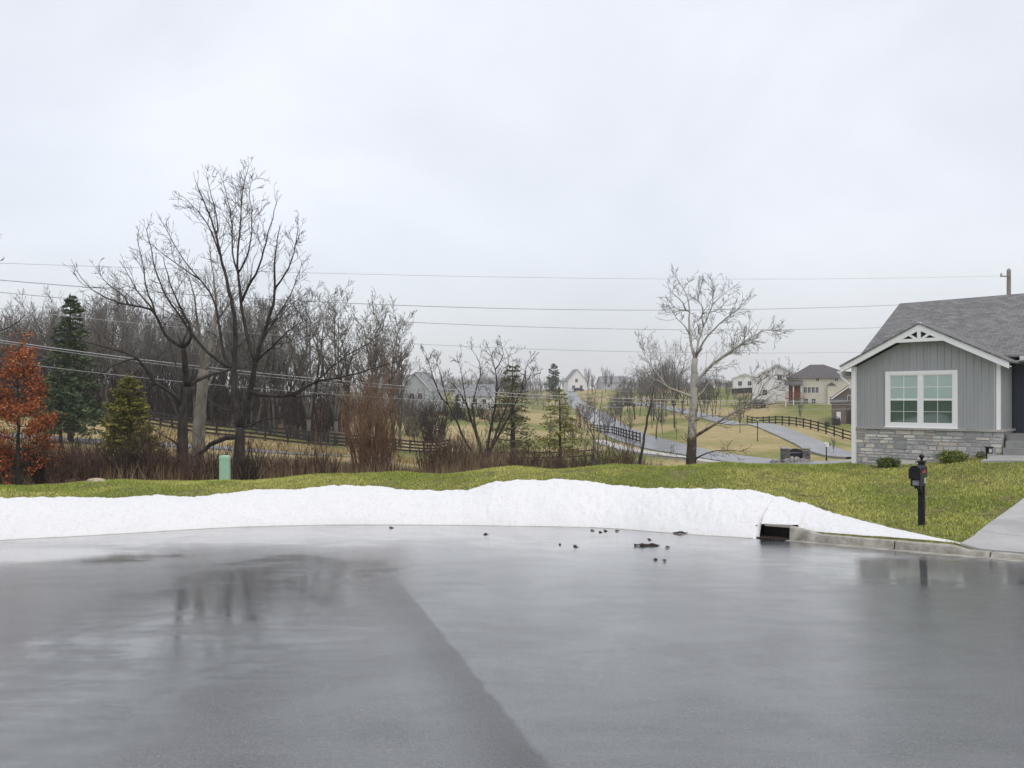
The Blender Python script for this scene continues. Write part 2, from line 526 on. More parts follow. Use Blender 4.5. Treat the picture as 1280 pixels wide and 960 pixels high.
# ------------------------------------------------------------------ wet road, gutter and kerb
def asphalt_material():
    m = bpy.data.materials.new('wet_asphalt')
    m.use_nodes = True
    t = m.node_tree
    L = t.links.new
    b = t.nodes['Principled BSDF']
    co = t.nodes.new('ShaderNodeTexCoord')
    def noise(sc, st=(1, 1, 1), det=5, ro=0.6, dist=0.0):
        mp = t.nodes.new('ShaderNodeMapping'); mp.inputs['Scale'].default_value = st
        L(co.outputs['Object'], mp.inputs['Vector'])
        n = t.nodes.new('ShaderNodeTexNoise'); n.inputs['Scale'].default_value = sc; n.inputs['Detail'].default_value = det
        n.inputs['Roughness'].default_value = ro; n.inputs['Distortion'].default_value = dist
        L(mp.outputs[0], n.inputs['Vector'])
        return n.outputs[0]
    def rng(f, a0, a1, b0, b1):
        r = t.nodes.new('ShaderNodeMapRange'); r.interpolation_type = 'SMOOTHSTEP'
        for k, v in zip(('From Min', 'From Max', 'To Min', 'To Max'), (a0, a1, b0, b1)):
            r.inputs[k].default_value = v
        L(f, r.inputs['Value']); return r.outputs[0]
    def math_(op, x, y):
        n = t.nodes.new('ShaderNodeMath'); n.operation = op
        for i, k in enumerate((x, y)):
            if isinstance(k, (int, float)): n.inputs[i].default_value = k
            else: L(k, n.inputs[i])
        return n.outputs[0]
    # standing water follows the gutter and the low side of the seam, broken up by noise
    big = noise(0.8, (1, 1, 1), 8, 0.68, 0.6)
    streak = noise(1.8, (0.6, 2.2, 1), 8, 0.68, 0.3)
    sep = t.nodes.new('ShaderNodeSeparateXYZ'); L(co.outputs['Object'], sep.inputs[0])
    yy = rng(sep.outputs['Y'], 9.0, 14.5, 0.0, 0.22)
    wet = math_('ADD', math_('ADD', math_('MULTIPLY', big, 0.62), math_('MULTIPLY', streak, 0.38)), yy)
    def pool(cx, cy, rx, ry):
        dx = math_('DIVIDE', math_('SUBTRACT', sep.outputs['X'], cx), rx); dy = math_('DIVIDE', math_('SUBTRACT', sep.outputs['Y'], cy), ry)
        r2 = math_('ADD', math_('MULTIPLY', dx, dx), math_('MULTIPLY', dy, dy))
        return rng(math_('ADD', r2, math_('MULTIPLY', math_('SUBTRACT', wet, 0.5), -5.0)), -0.3, 1.7, 1.0, 0.0)
    pools = math_('MAXIMUM', math_('MAXIMUM', pool(-2.9, 8.0, 1.5, 3.6), pool(5.9, 10.1, 2.0, 1.5)), pool(-7.5, 11.4, 2.2, 0.9))
    gut = rng(wet, 0.52, 0.80, 0.0, 0.8)
    wetf = math_('MAXIMUM', pools, gut)
    grit = noise(95, (1, 1, 1), 3, 0.75)
    grit2 = noise(240, (1, 1, 1), 2, 0.6)
    # seam between two paving passes
    A_, B_ = road_pt(470, 690), road_pt(690, 960)
    d = (B_ - A_) / np.linalg.norm(B_ - A_)
    nx, ny = -d[1], d[0]
    dist = math_('ADD', math_('ADD', math_('MULTIPLY', sep.outputs['X'], float(nx)), math_('MULTIPLY', sep.outputs['Y'], float(ny))), float(-(nx * A_[0] + ny * A_[1])))
    wob = math_('ADD', dist, math_('MULTIPLY', math_('SUBTRACT', noise(3.5), 0.5), 0.09))
    band = math_('MULTIPLY', rng(wob, -0.03, 0.02, 1, 0), rng(wob, -0.55, -0.08, 0, 1))
    band = math_('MULTIPLY', band, rng(sep.outputs['Y'], 8.0, 11.5, 1.0, 0.0))
    rough = rng(wetf, 0, 1, 0.25, 0.14)
    b.inputs['Coat IOR'].default_value = 1.68
    L(math_('MULTIPLY', math_('MAXIMUM', rng(wet, 0.36, 0.60, 0.62, 0.92), rng(wetf, 0, 1, 0.0, 1.0)), math_('SUBTRACT', 1.0, math_('MULTIPLY', band, 0.55))), b.inputs['Coat Weight'])
    L(rng(wetf, 0, 1, 0.13, 0.03), b.inputs['Coat Roughness'])
    rough = math_('ADD', rough, math_('MULTIPLY', math_('SUBTRACT', grit, 0.5), 0.2))
    L(rough, b.inputs['Roughness'])
    ramp = t.nodes.new('ShaderNodeValToRGB')
    ramp.color_ramp.elements[0].position, ramp.color_ramp.elements[1].position = 0.42, 0.64
    ramp.color_ramp.elements[0].color, ramp.color_ramp.elements[1].color = (0.008, 0.0082, 0.009, 1), (0.092, 0.096, 0.104, 1)
    L(grit, ramp.inputs[0])
    mul = t.nodes.new('ShaderNodeMix'); mul.data_type = 'RGBA'; mul.blend_type = 'MULTIPLY'
    L(math_('MULTIPLY', band, 0.75), mul.inputs[0]); L(ramp.outputs[0], mul.inputs[6]); mul.inputs[7].default_value = (0.35, 0.35, 0.36, 1)
    L(mul.outputs[2], b.inputs['Base Color'])
    b.inputs['Specular IOR Level'].default_value = 0.95
    bp = t.nodes.new('ShaderNodeBump'); bp.inputs['Distance'].default_value = 0.006
    L(rng(wetf, 0, 1, 0.85, 0.2), bp.inputs['Strength'])
    L(math_('ADD', grit, math_('MULTIPLY', grit2, 0.5)), bp.inputs['Height'])
    bp2 = t.nodes.new('ShaderNodeBump'); bp2.inputs['Distance'].default_value = 0.03; bp2.inputs['Strength'].default_value = 0.06
    L(noise(1.6), bp2.inputs['Height']); L(bp.outputs[0], bp2.inputs['Normal'])
    L(bp2.outputs[0], b.inputs['Normal'])
    bp3 = t.nodes.new('ShaderNodeBump'); bp3.inputs['Distance'].default_value = 0.004; L(rng(wetf, 0, 1, 0.25, 0.03), bp3.inputs['Strength'])
    L(grit, bp3.inputs['Height']); L(bp3.outputs[0], b.inputs['Coat Normal'])
    return m
M_asphalt = asphalt_material()
tr = np.radians(np.arange(-180, 180, 1.0))
GUT = 0.42
rm = MB()
x, y = from_polar(tr, Rth(tr) - GUT)
rm.add(np.stack((x, y, road_z(y)), -1), [tuple(range(len(tr)))[::-1]])
road = structure(rm.build('road', M_asphalt))
st = MB()
st.add([(-6.2, -8.6, road_z(-8.6) + 0.004), (3.2, -8.6, road_z(-8.6) + 0.004), (3.2, -70, road_z(-70)), (-6.2, -70, road_z(-70))], [(0, 3, 2, 1)])
structure(st.build('street', M_asphalt))

M_curb = material('wet_concrete_kerb', (0.19, 0.172, 0.14), (0.43, 0.41, 0.36), rough=0.42, scale=4.5, bump=0.15, bscale=60, spec=0.5)
M_conc = material('pale_concrete', (0.34, 0.335, 0.33), (0.47, 0.465, 0.455), rough=0.6, scale=0.9, bump=0.12, bscale=70, spec=0.4)
tI0, tI1, tT = th_px(945), th_px(988), th_px(1026)
def kerb_h(t):
    h = np.full(np.shape(t), 0.115)
    k = np.clip((t - tI1) / (tT - tI1), 0, 1)
    h = np.where((t >= tI1) & (t < tT), 0.23 + (0.115 - 0.23) * k, h)
    dr = smooth01((t - th_px(1185)) / 0.03)
    return h * (1 - dr) + 0.055 * dr
def kerb(name, t0, t1):
    ts = np.arange(t0, t1 + 1e-6, radians(0.5))
    ts[-1] = t1
    prof = []
    for o, kind in ((-GUT, 'r'), (-GUT + 0.02, 'g'), (-0.06, 'g2'), (-0.02, 't'), (0.0, 't2'), (0.13, 't2'), (0.15, 'd')):
        x, y = from_polar(ts, Rth(ts) + o)
        zr = road_z(y)
        h = kerb_h(ts)
        z = {'r': zr - 0.05, 'g': zr + 0.004, 'g2': zr - 0.012, 't': zr + h * 0.88, 't2': zr + h, 'd': zr - 0.2}[kind]
        prof.append(np.stack((x, y, z), -1))
    v = np.stack(prof, 1)
    n, k = v.shape[:2]
    m = MB()
    f = [(i * k + j, i * k + j + 1, (i + 1) * k + j + 1, (i + 1) * k + j) for i in range(n - 1) for j in range(k - 1)]
    f += [tuple(range(k)), tuple((n - 1) * k + j for j in range(k))[::-1]]
    m.add(v.reshape(-1, 3), f)
    return structure(m.build(name, M_curb))
kerb('kerb', radians(-160), tI0)
e = [tI1] + [th_px(q) for q in (1121, 1240)] + [radians(75), radians(160)]
for i in range(len(e) - 1):
    kerb('kerb', e[i] + (0.0008 if i else 0), e[i + 1] - 0.0008)

# storm drain inlet
M_dark = material('black_inlet_shade', (0.006, 0.006, 0.006), rough=0.7)  # near-black colour stands in for the darkness inside the inlet
M_rust = material('rusty_iron', (0.03, 0.02, 0.016), (0.07, 0.04, 0.028), rough=0.8, scale=30)
def rad_frame(t):
    x, y = from_polar(t, Rth(t))
    er = np.array((sin(t), cos(t), 0))
    et = np.array((cos(t), -sin(t), 0))
    return np.array((float(x), float(y), float(road_z(y)))), et, er
tm = 0.5 * (tI0 + tI1)
o0, et, er = rad_frame(tm)
p0_, p1_ = from_polar(tI0, Rth(tI0)), from_polar(tI1, Rth(tI1))
wI = float(np.hypot(p1_[0] - p0_[0], p1_[1] - p0_[1]))
drain = thing('storm_drain', 'black storm drain inlet opening in the kerb at the end of the snow bank', 'storm drain', o0)
def fr(m, lo, hi, o=o0, et=et, er=er):
    """box in the (tangent, outward, up) frame"""
    c = [o + et * (lo[0] if i in (0, 3, 4, 7) else hi[0]) + er * (lo[1] if i in (0, 1, 4, 5) else hi[1]) + np.array((0, 0, lo[2] if i < 4 else hi[2])) for i in range(8)]
    m.add(c, [(3, 2, 1, 0), (4, 5, 6, 7), (0, 1, 5, 4), (1, 2, 6, 5), (2, 3, 7, 6), (3, 0, 4, 7)])
m = MB(); w2 = wI / 2
fr(m, (-w2 + 0.16, -0.02, 0.20), (w2, 0.75, 0.235)); m.build('concrete_top', M_curb, drain, o0)
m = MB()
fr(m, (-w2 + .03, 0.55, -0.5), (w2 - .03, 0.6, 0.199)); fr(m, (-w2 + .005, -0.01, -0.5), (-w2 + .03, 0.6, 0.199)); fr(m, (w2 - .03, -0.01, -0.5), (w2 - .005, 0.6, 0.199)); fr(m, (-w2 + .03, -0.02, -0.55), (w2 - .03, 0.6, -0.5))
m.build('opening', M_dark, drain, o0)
m = MB()
for i in range(9):
    q = -w2 + 0.06 + (wI - 0.12) * i / 8
    fr(m, (q - 0.012, -0.16, 0.0), (q + 0.012, -0.03, 0.012))
fr(m, (-w2, -0.18, 0.001), (w2, -0.16, 0.014)); fr(m, (-w2, -0.03, 0.001), (w2, -0.012, 0.018))
m.build('grate', M_rust, drain, o0)
m = MB(); fr(m, (-w2, -0.19, -0.04), (w2, -0.02, -0.006)); m.build('pit_dark_slab', M_dark, drain, o0)  # solid black slab painted as the dark hole under the grate

# ------------------------------------------------------------------ driveway and walk
def slab_sheet(m, u0, u1, v0, v1, lift, n=6):
    us, vs = np.linspace(u0, u1, n), np.linspace(v0, v1, n)
    U, V = np.meshgrid(us, vs, indexing='ij')
    x = HO[0] + HU[0] * U + HV[0] * V
    y = HO[1] + HU[1] * U + HV[1] * V
    th, r = polar(x, y)
    Rr = Rth(th)
    k = np.where(r < Rr + 0.16, (Rr + 0.16) / r, 1.0)
    x, y = C0[0] + (x - C0[0]) * k, C0[1] + (y - C0[1]) * k
    xe, ye = from_polar(th, Rr)
    t = smooth01((np.maximum(r, Rr) - Rr - 0.15) / 1.2)
    z = np.maximum((road_z(ye) + 0.056) * (1 - t) + (zt(x, y) + lift) * t, zt(x, y) + 0.03)
    v = np.stack((x, y, z), -1).reshape(-1, 3)
    b = v - np.array((0, 0, 0.15))
    i = np.arange(n * n).reshape(n, n)
    f = [(i[a, c], i[a, c + 1], i[a + 1, c + 1], i[a + 1, c])[::-1] for a in range(n - 1) for c in range(n - 1)]
    rim = list(i[:, 0]) + list(i[-1, 1:]) + list(i[-2::-1, -1]) + list(i[0, -2:0:-1])
    N = n * n
    f += [(rim[k], rim[(k + 1) % len(rim)], rim[(k + 1) % len(rim)] + N, rim[k] + N) for k in range(len(rim))]
    m.add(np.vstack((v, b)), f)
m = MB()
DU0, DU1 = 5.95, 11.0
for a in range(2):
    for c in range(4):
        u0 = DU0 + a * (DU1 - DU0) / 2
        v0 = -14.6 + c * 3.8
        slab_sheet(m, u0 + 0.008, u0 + (DU1 - DU0) / 2 - 0.008, v0 + 0.008, v0 + 3.8 - 0.008, 0.05, 12)
structure(m.build('driveway', M_conc))
m = MB()
slab_sheet(m, 3.95, 5.93, -1.75, -0.35, 0.05)
structure(m.build('path', M_conc))

# ------------------------------------------------------------------ far roads, paths and the creek
M_farroad = material('wet_grey_road', (0.15, 0.153, 0.158), (0.25, 0.253, 0.26), rough=0.34, scale=0.4, spec=0.5)
M_farwalk = material('pale_walk', (0.42, 0.40, 0.37), (0.52, 0.5, 0.46), rough=0.6, scale=1.0)
M_water = material('grey_creek_water', (0.10, 0.10, 0.10), rough=0.12, bump=0.1, bscale=3, spec=0.5)
def strip(name, ctrl, width, mat, lift, kind='structure', step=2.0, shift=0.0):
    p = np.array([P(*q)[:2] for q in ctrl])
    s = np.concatenate(([0], np.cumsum(np.hypot(*np.diff(p, axis=0).T))))
    n = max(4, int(s[-1] / step))
    t = np.linspace(0, s[-1], n)
    for _ in range(3):
        xs, ys = np.interp(t, s, p[:, 0]), np.interp(t, s, p[:, 1])
    k = np.ones(7) / 7
    xs = np.convolve(np.pad(xs, 3, mode='reflect', reflect_type='odd'), k, 'valid')
    ys = np.convolve(np.pad(ys, 3, mode='reflect', reflect_type='odd'), k, 'valid')
    dx, dy = np.gradient(xs), np.gradient(ys)
    l = np.hypot(dx, dy)
    nx, ny = dy / l, -dx / l
    o = np.linspace(-width / 2, width / 2, 5) + shift
    X = xs[:, None] + nx[:, None] * o[None]
    Y = ys[:, None] + ny[:, None] * o[None]
    zc = zt(xs, ys)
    Z = zt(X, Y) + lift
    m = MB()
    i = np.arange(n * 5).reshape(n, 5)
    f = [(i[a, c], i[a, c + 1], i[a + 1, c + 1], i[a + 1, c]) for a in range(n - 1) for c in range(4)]
    m.add(np.stack((X, Y, Z), -1).reshape(-1, 3), f)
    for c in (0, 4):
        e1 = np.stack((X[:, c], Y[:, c], Z[:, c] - 0.001), -1); e2 = e1 - np.array((0, 0, 0.6))
        m.add(np.concatenate((e1, e2)), [(a, a + 1, n + a + 1, n + a) for a in range(n - 1)])
    return structure(m.build(name, mat), kind)
main_ctrl = [(1150, 600, 50), (1010, 583, 57), (930, 577, 64), (860, 566, 72), (790, 548, 98), (765, 535, 130), (735, 515, 190), (715, 500, 260), (713, 489, 330), (716, 489, 400)]
strip('road', main_ctrl, 4.8, M_farroad, 0.14)
strip('path', main_ctrl[:5], 1.3, M_farwalk, 0.24, shift=-4.4)
side_ctrl = [(1000, 580, 60), (1050, 570, 68), (1000, 550, 85), (945, 533, 112), (880, 520, 145), (830, 512, 175), (765, 507, 200)]
strip('road', [(1090, 572, 62)] + side_ctrl[1:], 4.2, M_farroad, 0.17)
strip('road', [(-150, 547, 62), (0, 552, 60), (95, 551, 60), (180, 556, 58), (250, 562, 56), (390, 569, 60), (470, 574, 64)], 3.4, M_farroad, 0.1)

# ------------------------------------------------------------------ snow bank
M_snow = bpy.data.materials.new('old_snow')
M_snow.use_nodes = True
t = M_snow.node_tree
b = t.nodes['Principled BSDF']
b.inputs['Roughness'].default_value = 0.6
b.inputs['Specular IOR Level'].default_value = 0.3
co = t.nodes.new('ShaderNodeTexCoord')
na = t.nodes.new('ShaderNodeTexNoise'); na.inputs['Scale'].default_value = 16; na.inputs['Detail'].default_value = 8; na.inputs['Roughness'].default_value = 0.75
t.links.new(co.outputs['Object'], na.inputs['Vector'])
rp = t.nodes.new('ShaderNodeValToRGB')
rp.color_ramp.elements[0].position, rp.color_ramp.elements[1].position = 0.22, 0.48
rp.color_ramp.elements[0].color, rp.color_ramp.elements[1].color = (0.60, 0.585, 0.56, 1), (0.80, 0.803, 0.81, 1)
t.links.new(na.outputs[0], rp.inputs[0])
t.links.new(rp.outputs[0], b.inputs['Base Color'])
nb = t.nodes.new('ShaderNodeTexNoise'); nb.inputs['Scale'].default_value = 22; nb.inputs['Detail'].default_value = 6; nb.inputs['Roughness'].default_value = 0.7
t.links.new(co.outputs['Object'], nb.inputs['Vector'])
bp = t.nodes.new('ShaderNodeBump'); bp.inputs['Strength'].default_value = 0.55; bp.inputs['Distance'].default_value = 0.05
t.links.new(nb.outputs[0], bp.inputs['Height'])
t.links.new(bp.outputs[0], b.inputs['Normal'])

top_px = [(-300, 624), (0, 622.5), (150, 622), (200, 621), (280, 617.5), (320, 614.5), (350, 612), (385, 611), (400, 609), (432, 607), (470, 608.5), (500, 613), (560, 614.5), (585, 612), (605, 606), (620, 602), (650, 600.5), (700, 600), (730, 601.5),
          (760, 606), (780, 608.5), (810, 610), (860, 611), (905, 610.5), (935, 613), (960, 617.5), (1000, 629), (1030, 637), (1060, 646), (1090, 653), (1110, 659.5), (1150, 667), (1192, 676)]
tS0, tS1 = radians(-75), th_px(1196)
ns, nc = 1500, 44
ts = np.linspace(tS0, tS1, ns)
kx, ky = from_polar(ts, Rth(ts))
kpx = CX + F * kx / np.maximum(ky, 1.0)
front = np.interp(kpx, [-300, 905, 947, 954, 959, 985, 1000, 1010, 1200], [-0.27, -0.27, -0.26, 0.0, 0.04, 0.06, 0.17, 0.165, 0.165])
front = front + (fbm(ts * 24, ts * 0) - 0.5) * 0.07 * np.interp(kpx, [880, 930, 1000, 1080], [1, 0.1, 0.1, 0.4]) * 1.0
coff = np.interp(kpx, [-300, 560, 650, 930, 1000, 1060, 1130, 1196], [1.25, 1.35, 1.6, 1.45, 1.3, 1.0, 0.62, 0.26])
bw = np.interp(kpx, [-300, 930, 1000, 1060, 1130, 1196], [0.9, 1.0, 0.8, 0.6, 0.35, 0.1])
cx_, cy_ = from_polar(ts, Rth(ts) + coff)
cpx = CX + F * cx_ / np.maximum(cy_, 1.0)
ptop = np.interp(cpx, [q[0] for q in top_px], [q[1] for q in top_px])
zc = H - (ptop - HY) / F * cy_
zc = np.where(ky < 6, zt(cx_, cy_) + 0.3, zc)
tailf = np.interp(kpx, [1120, 1196], [1, 0.05])
zc = np.maximum(zc * tailf + (zt(cx_, cy_) + 0.01) * (1 - tailf), zt(cx_, cy_) + 0.05 * tailf)
fx, fy = from_polar(ts, Rth(ts) + front)
zfront = np.where(front < 0, road_z(fy) - 0.02, road_z(ky) + 0.05)
zfront = np.where((front > -0.08) & (kpx < 996), road_z(ky) + 0.235, zfront)
V = []
for j in range(nc):
    s = j / (nc - 1)
    if s <= 0.62:
        q = s / 0.62
        o = front + (coff - front) * q ** 1.1
        z = zfront + (zc - zfront) * np.sin(q * pi / 2) ** 0.82
    else:
        q = (s - 0.62) / 0.38
        o = coff + bw * q
        xb, yb = from_polar(ts, Rth(ts) + coff + bw)
        zb = zt(xb, yb) - 0.04
        z = zb + (zc - zb) * (0.5 + 0.5 * np.cos(q * pi))
    x, y = from_polar(ts, Rth(ts) + o)
    edgef = np.clip(s / 0.1, 0, 1) * np.clip((1 - s) / 0.12, 0, 1)
    hgt = np.clip((zc - zt(cx_, cy_)) / 0.3, 0.15, 1)
    ua, va = ts * 13.0, s * 2.4 + ts * 0
    z = z + edgef * hgt * ((fbm(ua * 1.6, va * 1.6) - 0.5) * 0.12 + (fbm(ua * 5 + 9, va * 5) - 0.5) * 0.06 + (fbm(ua * 13 + 3, va * 13) - 0.5) * 0.05)
    V.append(np.stack((x, y, z), -1))
V = np.stack(V, 1)
i = np.arange(ns * nc).reshape(ns, nc)
q = np.stack((i[:-1, :-1], i[:-1, 1:], i[1:, 1:], i[1:, :-1]), -1).reshape(-1, 4)
m = MB()
m.add(V.reshape(-1, 3), [])
m.f = list(map(tuple, q[:, ::-1].tolist()))
snow = m.build('snow_bank', M_snow, smooth=True)
tag(snow, 'long ploughed bank of white snow along the kerb of the wet turning circle', 'snow bank')
snow_top = (ts, front, coff + bw)

# ------------------------------------------------------------------ lawn blades
M_blade = material('grass_blades', (0.20, 0.235, 0.045), (0.78, 0.70, 0.27), rough=0.7, island=True, c3=(0.47, 0.50, 0.115), spec=0.25)
M_blade2 = material('green_grass_blades', (0.10, 0.15, 0.027), (0.48, 0.51, 0.12), rough=0.7, island=True, c3=(0.27, 0.34, 0.06), spec=0.25)
rs = np.random.RandomState(11)
def blades(name, n, o0_, o1_, mat, keep, hmin, hmax, w):
    th = rs.uniform(radians(-47), radians(58), n)
    of = o0_ + (o1_ - o0_) * rs.rand(n)
    x, y = from_polar(th, Rth(th) + of)
    u, v = huv(x, y)
    k = ~((u > DU0) & (u < DU1) & (v < 1)) & ~((u > 3.93) & (u < 6.0) & (v > -1.8) & (v < 0)) & ~((u > -0.1) & (u < 6) & (v > -0.25))
    k &= (y > 4) & (np.abs(CX + F * x / np.maximum(y, 1) - 640) < 760)
    kp = CX + F * x / np.maximum(y, 1)
    k &= y < np.interp(kp, [0, 300, 640, 800, 1100, 1300], [22, 23.5, 27, 30, 31, 33])
    k &= ~((of < np.interp(th, ts, coff + bw) - 0.25) & (th < tS1))
    bare = fbm(x * 0.9 + 70, y * 0.9) + rs.uniform(-.1, .1, n)
    k &= bare > 0.31
    k &= fbm(x * 3.1 + 20, y * 2.2, 3) + rs.uniform(-.16, .16, n) > 0.36
    k &= ~((np.hypot((kp - 1140) / 34, (of - 0.95) / 0.35) < 1) & (rs.rand(n) < 0.8))
    k &= keep(x, y)
    x, y = x[k], y[k]
    n = len(x)
    z = zt(x, y) + (fbm(x * 1.1, y * 1.1) - 0.5) * 0.05 - 0.01
    a = rs.uniform(0, 2 * pi, n)
    h = rs.uniform(hmin, hmax, n) * (0.6 + 0.8 * fbm(x * 2.5, y * 2.5))
    lean = rs.uniform(0.3, 1.0, n) * h
    la = rs.uniform(0, 2 * pi, n)
    dx, dy = np.cos(a) * w / 2, np.sin(a) * w / 2
    v = np.stack((np.stack((x - dx, y - dy, z), -1), np.stack((x + dx, y + dy, z), -1), np.stack((x + np.cos(la) * lean, y + np.sin(la) * lean, z + h), -1)), 1)
    m = MB()
    m.add(v.reshape(-1, 3), [])
    m.f = list(map(tuple, np.arange(3 * n).reshape(-1, 3).tolist()))
    return structure(m.build(name, mat), 'stuff')
pat = lambda x, y: fbm(x * 0.45 + 40, y * 0.45)
o = blades('lawn_grass', 620000, 0.16, 17, M_blade, lambda x, y: pat(x, y) + rs.uniform(-0.12, 0.12, len(x)) > 0.49, 0.03, 0.075, 0.016)
o = blades('lawn_grass', 620000, 0.16, 17, M_blade2, lambda x, y: pat(x, y) + rs.uniform(-0.12, 0.12, len(x)) < 0.53, 0.03, 0.075, 0.016)

# ------------------------------------------------------------------ grey house
M_siding = material('grey_siding', (0.345, 0.355, 0.358), (0.385, 0.395, 0.397), rough=0.55, scale=1.2, stretch=(3, 3, 0.3))
M_white = material('white_trim', (0.87, 0.87, 0.87), rough=0.45, spec=0.4)
M_ledge = material('stone_ledge', (0.33, 0.32, 0.31), (0.45, 0.44, 0.42), rough=0.8, scale=3)
M_stone = material('ledgestone', (0.34, 0.34, 0.355), (0.82, 0.79, 0.72), rough=0.85, island=True, c3=(0.55, 0.545, 0.54), bump=0.9, bscale=9)
e = M_stone.node_tree.nodes['Color Ramp'].color_ramp.elements
k_ = e.new(0.28); k_.color = (0.42, 0.42, 0.43, 1)
k_ = e.new(0.68); k_.color = (0.64, 0.63, 0.61, 1)
k_ = e.new(0.74); k_.color = (0.52, 0.43, 0.37, 1)
k_ = e.new(0.80); k_.color = (0.62, 0.58, 0.52, 1)
M_mortar = material('mortar', (0.42, 0.41, 0.395), rough=0.95)
M_soffit = material('white_soffit', (0.7, 0.7, 0.7), rough=0.6)
M_blue = material('shaded_navy_siding', (0.05, 0.06, 0.075), rough=0.5)  # shade of the porch recess is put into this near-black navy colour
M_step = material('porch_concrete', (0.22, 0.22, 0.215), (0.30, 0.30, 0.29), rough=0.6, scale=2)
def shingle_material(name, swap, c1, c2, c3, sc=1.0):
    m = bpy.data.materials.new(name)
    m.use_nodes = True
    t = m.node_tree
    b = t.nodes['Principled BSDF']
    b.inputs['Roughness'].default_value = 0.8
    b.inputs['Specular IOR Level'].default_value = 0.25
    co = t.nodes.new('ShaderNodeTexCoord')
    mp = t.nodes.new('ShaderNodeMapping')
    if swap:
        mp.inputs['Rotation'].default_value = (0, 0, radians(90))
    t.links.new(co.outputs['Object'], mp.inputs['Vector'])
    br = t.nodes.new('ShaderNodeTexBrick')
    br.inputs['Scale'].default_value = 1
    br.inputs['Brick Width'].default_value = 0.24 * sc
    br.inputs['Row Height'].default_value = 0.125 * sc
    br.inputs['Mortar Size'].default_value = 0.006 * sc
    br.inputs['Mortar Smooth'].default_value = 0.3
    br.inputs['Color1'].default_value = (*c1, 1)
    br.inputs['Color2'].default_value = (*c2, 1)
    br.inputs['Mortar'].default_value = (*c3, 1)
    t.links.new(mp.outputs[0], br.inputs['Vector'])
    n = t.nodes.new('ShaderNodeTexNoise'); n.inputs['Scale'].default_value = 7; n.inputs['Detail'].default_value = 6; n.inputs['Roughness'].default_value = 0.8
    t.links.new(co.outputs['Object'], n.inputs['Vector'])
    r = t.nodes.new('ShaderNodeValToRGB')
    r.color_ramp.elements[0].position, r.color_ramp.elements[1].position = 0.3, 0.7
    r.color_ramp.elements[0].color, r.color_ramp.elements[1].color = (0.76, 0.76, 0.77, 1), (1.2, 1.2, 1.19, 1)
    t.links.new(n.outputs[0], r.inputs[0])
    mu = t.nodes.new('ShaderNodeMix'); mu.data_type = 'RGBA'; mu.blend_type = 'MULTIPLY'; mu.inputs[0].default_value = 1
    t.links.new(br.outputs[0], mu.inputs[6]); t.links.new(r.outputs[0], mu.inputs[7])
    t.links.new(mu.outputs[2], b.inputs['Base Color'])
    bp = t.nodes.new('ShaderNodeBump'); bp.inputs['Strength'].default_value = 0.7; bp.inputs['Distance'].default_value = 0.015
    t.links.new(br.outputs['Fac'], bp.inputs['Height']); bp.invert = True
    t.links.new(bp.outputs[0], b.inputs['Normal'])
    return m
SH = ((0.15, 0.15, 0.152), (0.23, 0.23, 0.23), (0.08, 0.08, 0.08))
M_roof = shingle_material('grey_shingles', False, *SH)
M_roof2 = shingle_material('grey_shingles_cross', True, *SH)

house = thing('house', 'grey board and batten house with stone base and white trimmed gable', 'house', (HO[0], HO[1], HZ), -HA)
WW, SL = 4.03, 0.524                     # wing width, roof slope
LZ, EZ, VR = 1.15, 3.02, 1.5             # stone ledge height, wall plate height, depth of the porch recess
RZ = 4.36
rng = random.Random(3)

# walls: board and batten sheet with its battens in one mesh
def batten_wall(m, p0, p1, z0, ztop, d, pitch=0.2, thick=0.026, wid=0.05, gap=None):
    """vertical wall from p0 to p1 (u,v); ztop(s) gives the height along it; d = outward normal (u,v)"""
    p0, p1, d = np.array(p0, float), np.array(p1, float), np.array(d, float)
    L = np.linalg.norm(p1 - p0)
    t = (p1 - p0) / L
    n = int(L / pitch)
    for i in range(n + 1):
        s = (i + 0.5) * L / (n + 1)
        a = p0 + t * (s - wid / 2); b_ = p0 + t * (s + wid / 2)
        zz = ztop(s)
        for za, zb_ in ([(z0, zz)] if gap is None or not gap[0] < s < gap[1] else [(z0, gap[2]), (gap[3], zz)]):
            if zb_ - za > 0.02:
                m.prism([(*a, za), (*b_, za), (*b_, zb_), (*a, zb_)], (d[0] * thick, d[1] * thick, 0))
m = MB()
gz = lambda s: EZ + SL * min(s, WW - s) + 0.02
poly = [(0, 0, LZ), (WW, 0, LZ), (WW, 0, EZ), (WW / 2, 0, EZ + SL * WW / 2), (0, 0, EZ)]
m.prism(poly, (0, 0.12, 0))
batten_wall(m, (0, 0), (WW, 0), LZ, lambda s: gz(s) - 0.02, (0, -1), gap=(0.96, 2.98, 1.164, 2.886))
m.prism([(WW, 0.12, LZ), (WW, VR, LZ), (WW, VR, EZ), (WW, 0.12, EZ)], (-0.12, 0, 0))
batten_wall(m, (WW, 0.12), (WW, VR), LZ, lambda s: EZ, (1, 0))
m.prism([(0, 0.12, 0), (0, 9.4, 0), (0, 9.4, EZ), (0, 5.4, EZ + SL * 4.1), (0, 1.3, EZ), (0, 0.12, EZ)], (0.12, 0, 0))
batten_wall(m, (0, 0.12), (0, 9.4), LZ, lambda s: EZ, (-1, 0))
m.prism([(0.12, 9.28, 0), (13.5, 9.28, 0), (13.5, 9.28, EZ), (0.12, 9.28, EZ)], (0, 0.12, 0))
m.build('siding_wall', M_siding, house)
m = MB()
m.prism([(WW, VR, 0.75), (13.5, VR, 0.75), (13.5, VR, 3.1), (WW, VR, 3.1)], (0, 0.12, 0))
batten_wall(m, (WW, VR), (13.5, VR), 0.75, lambda s: 3.1, (0, -1))
m.build('porch_wall', M_blue, house)

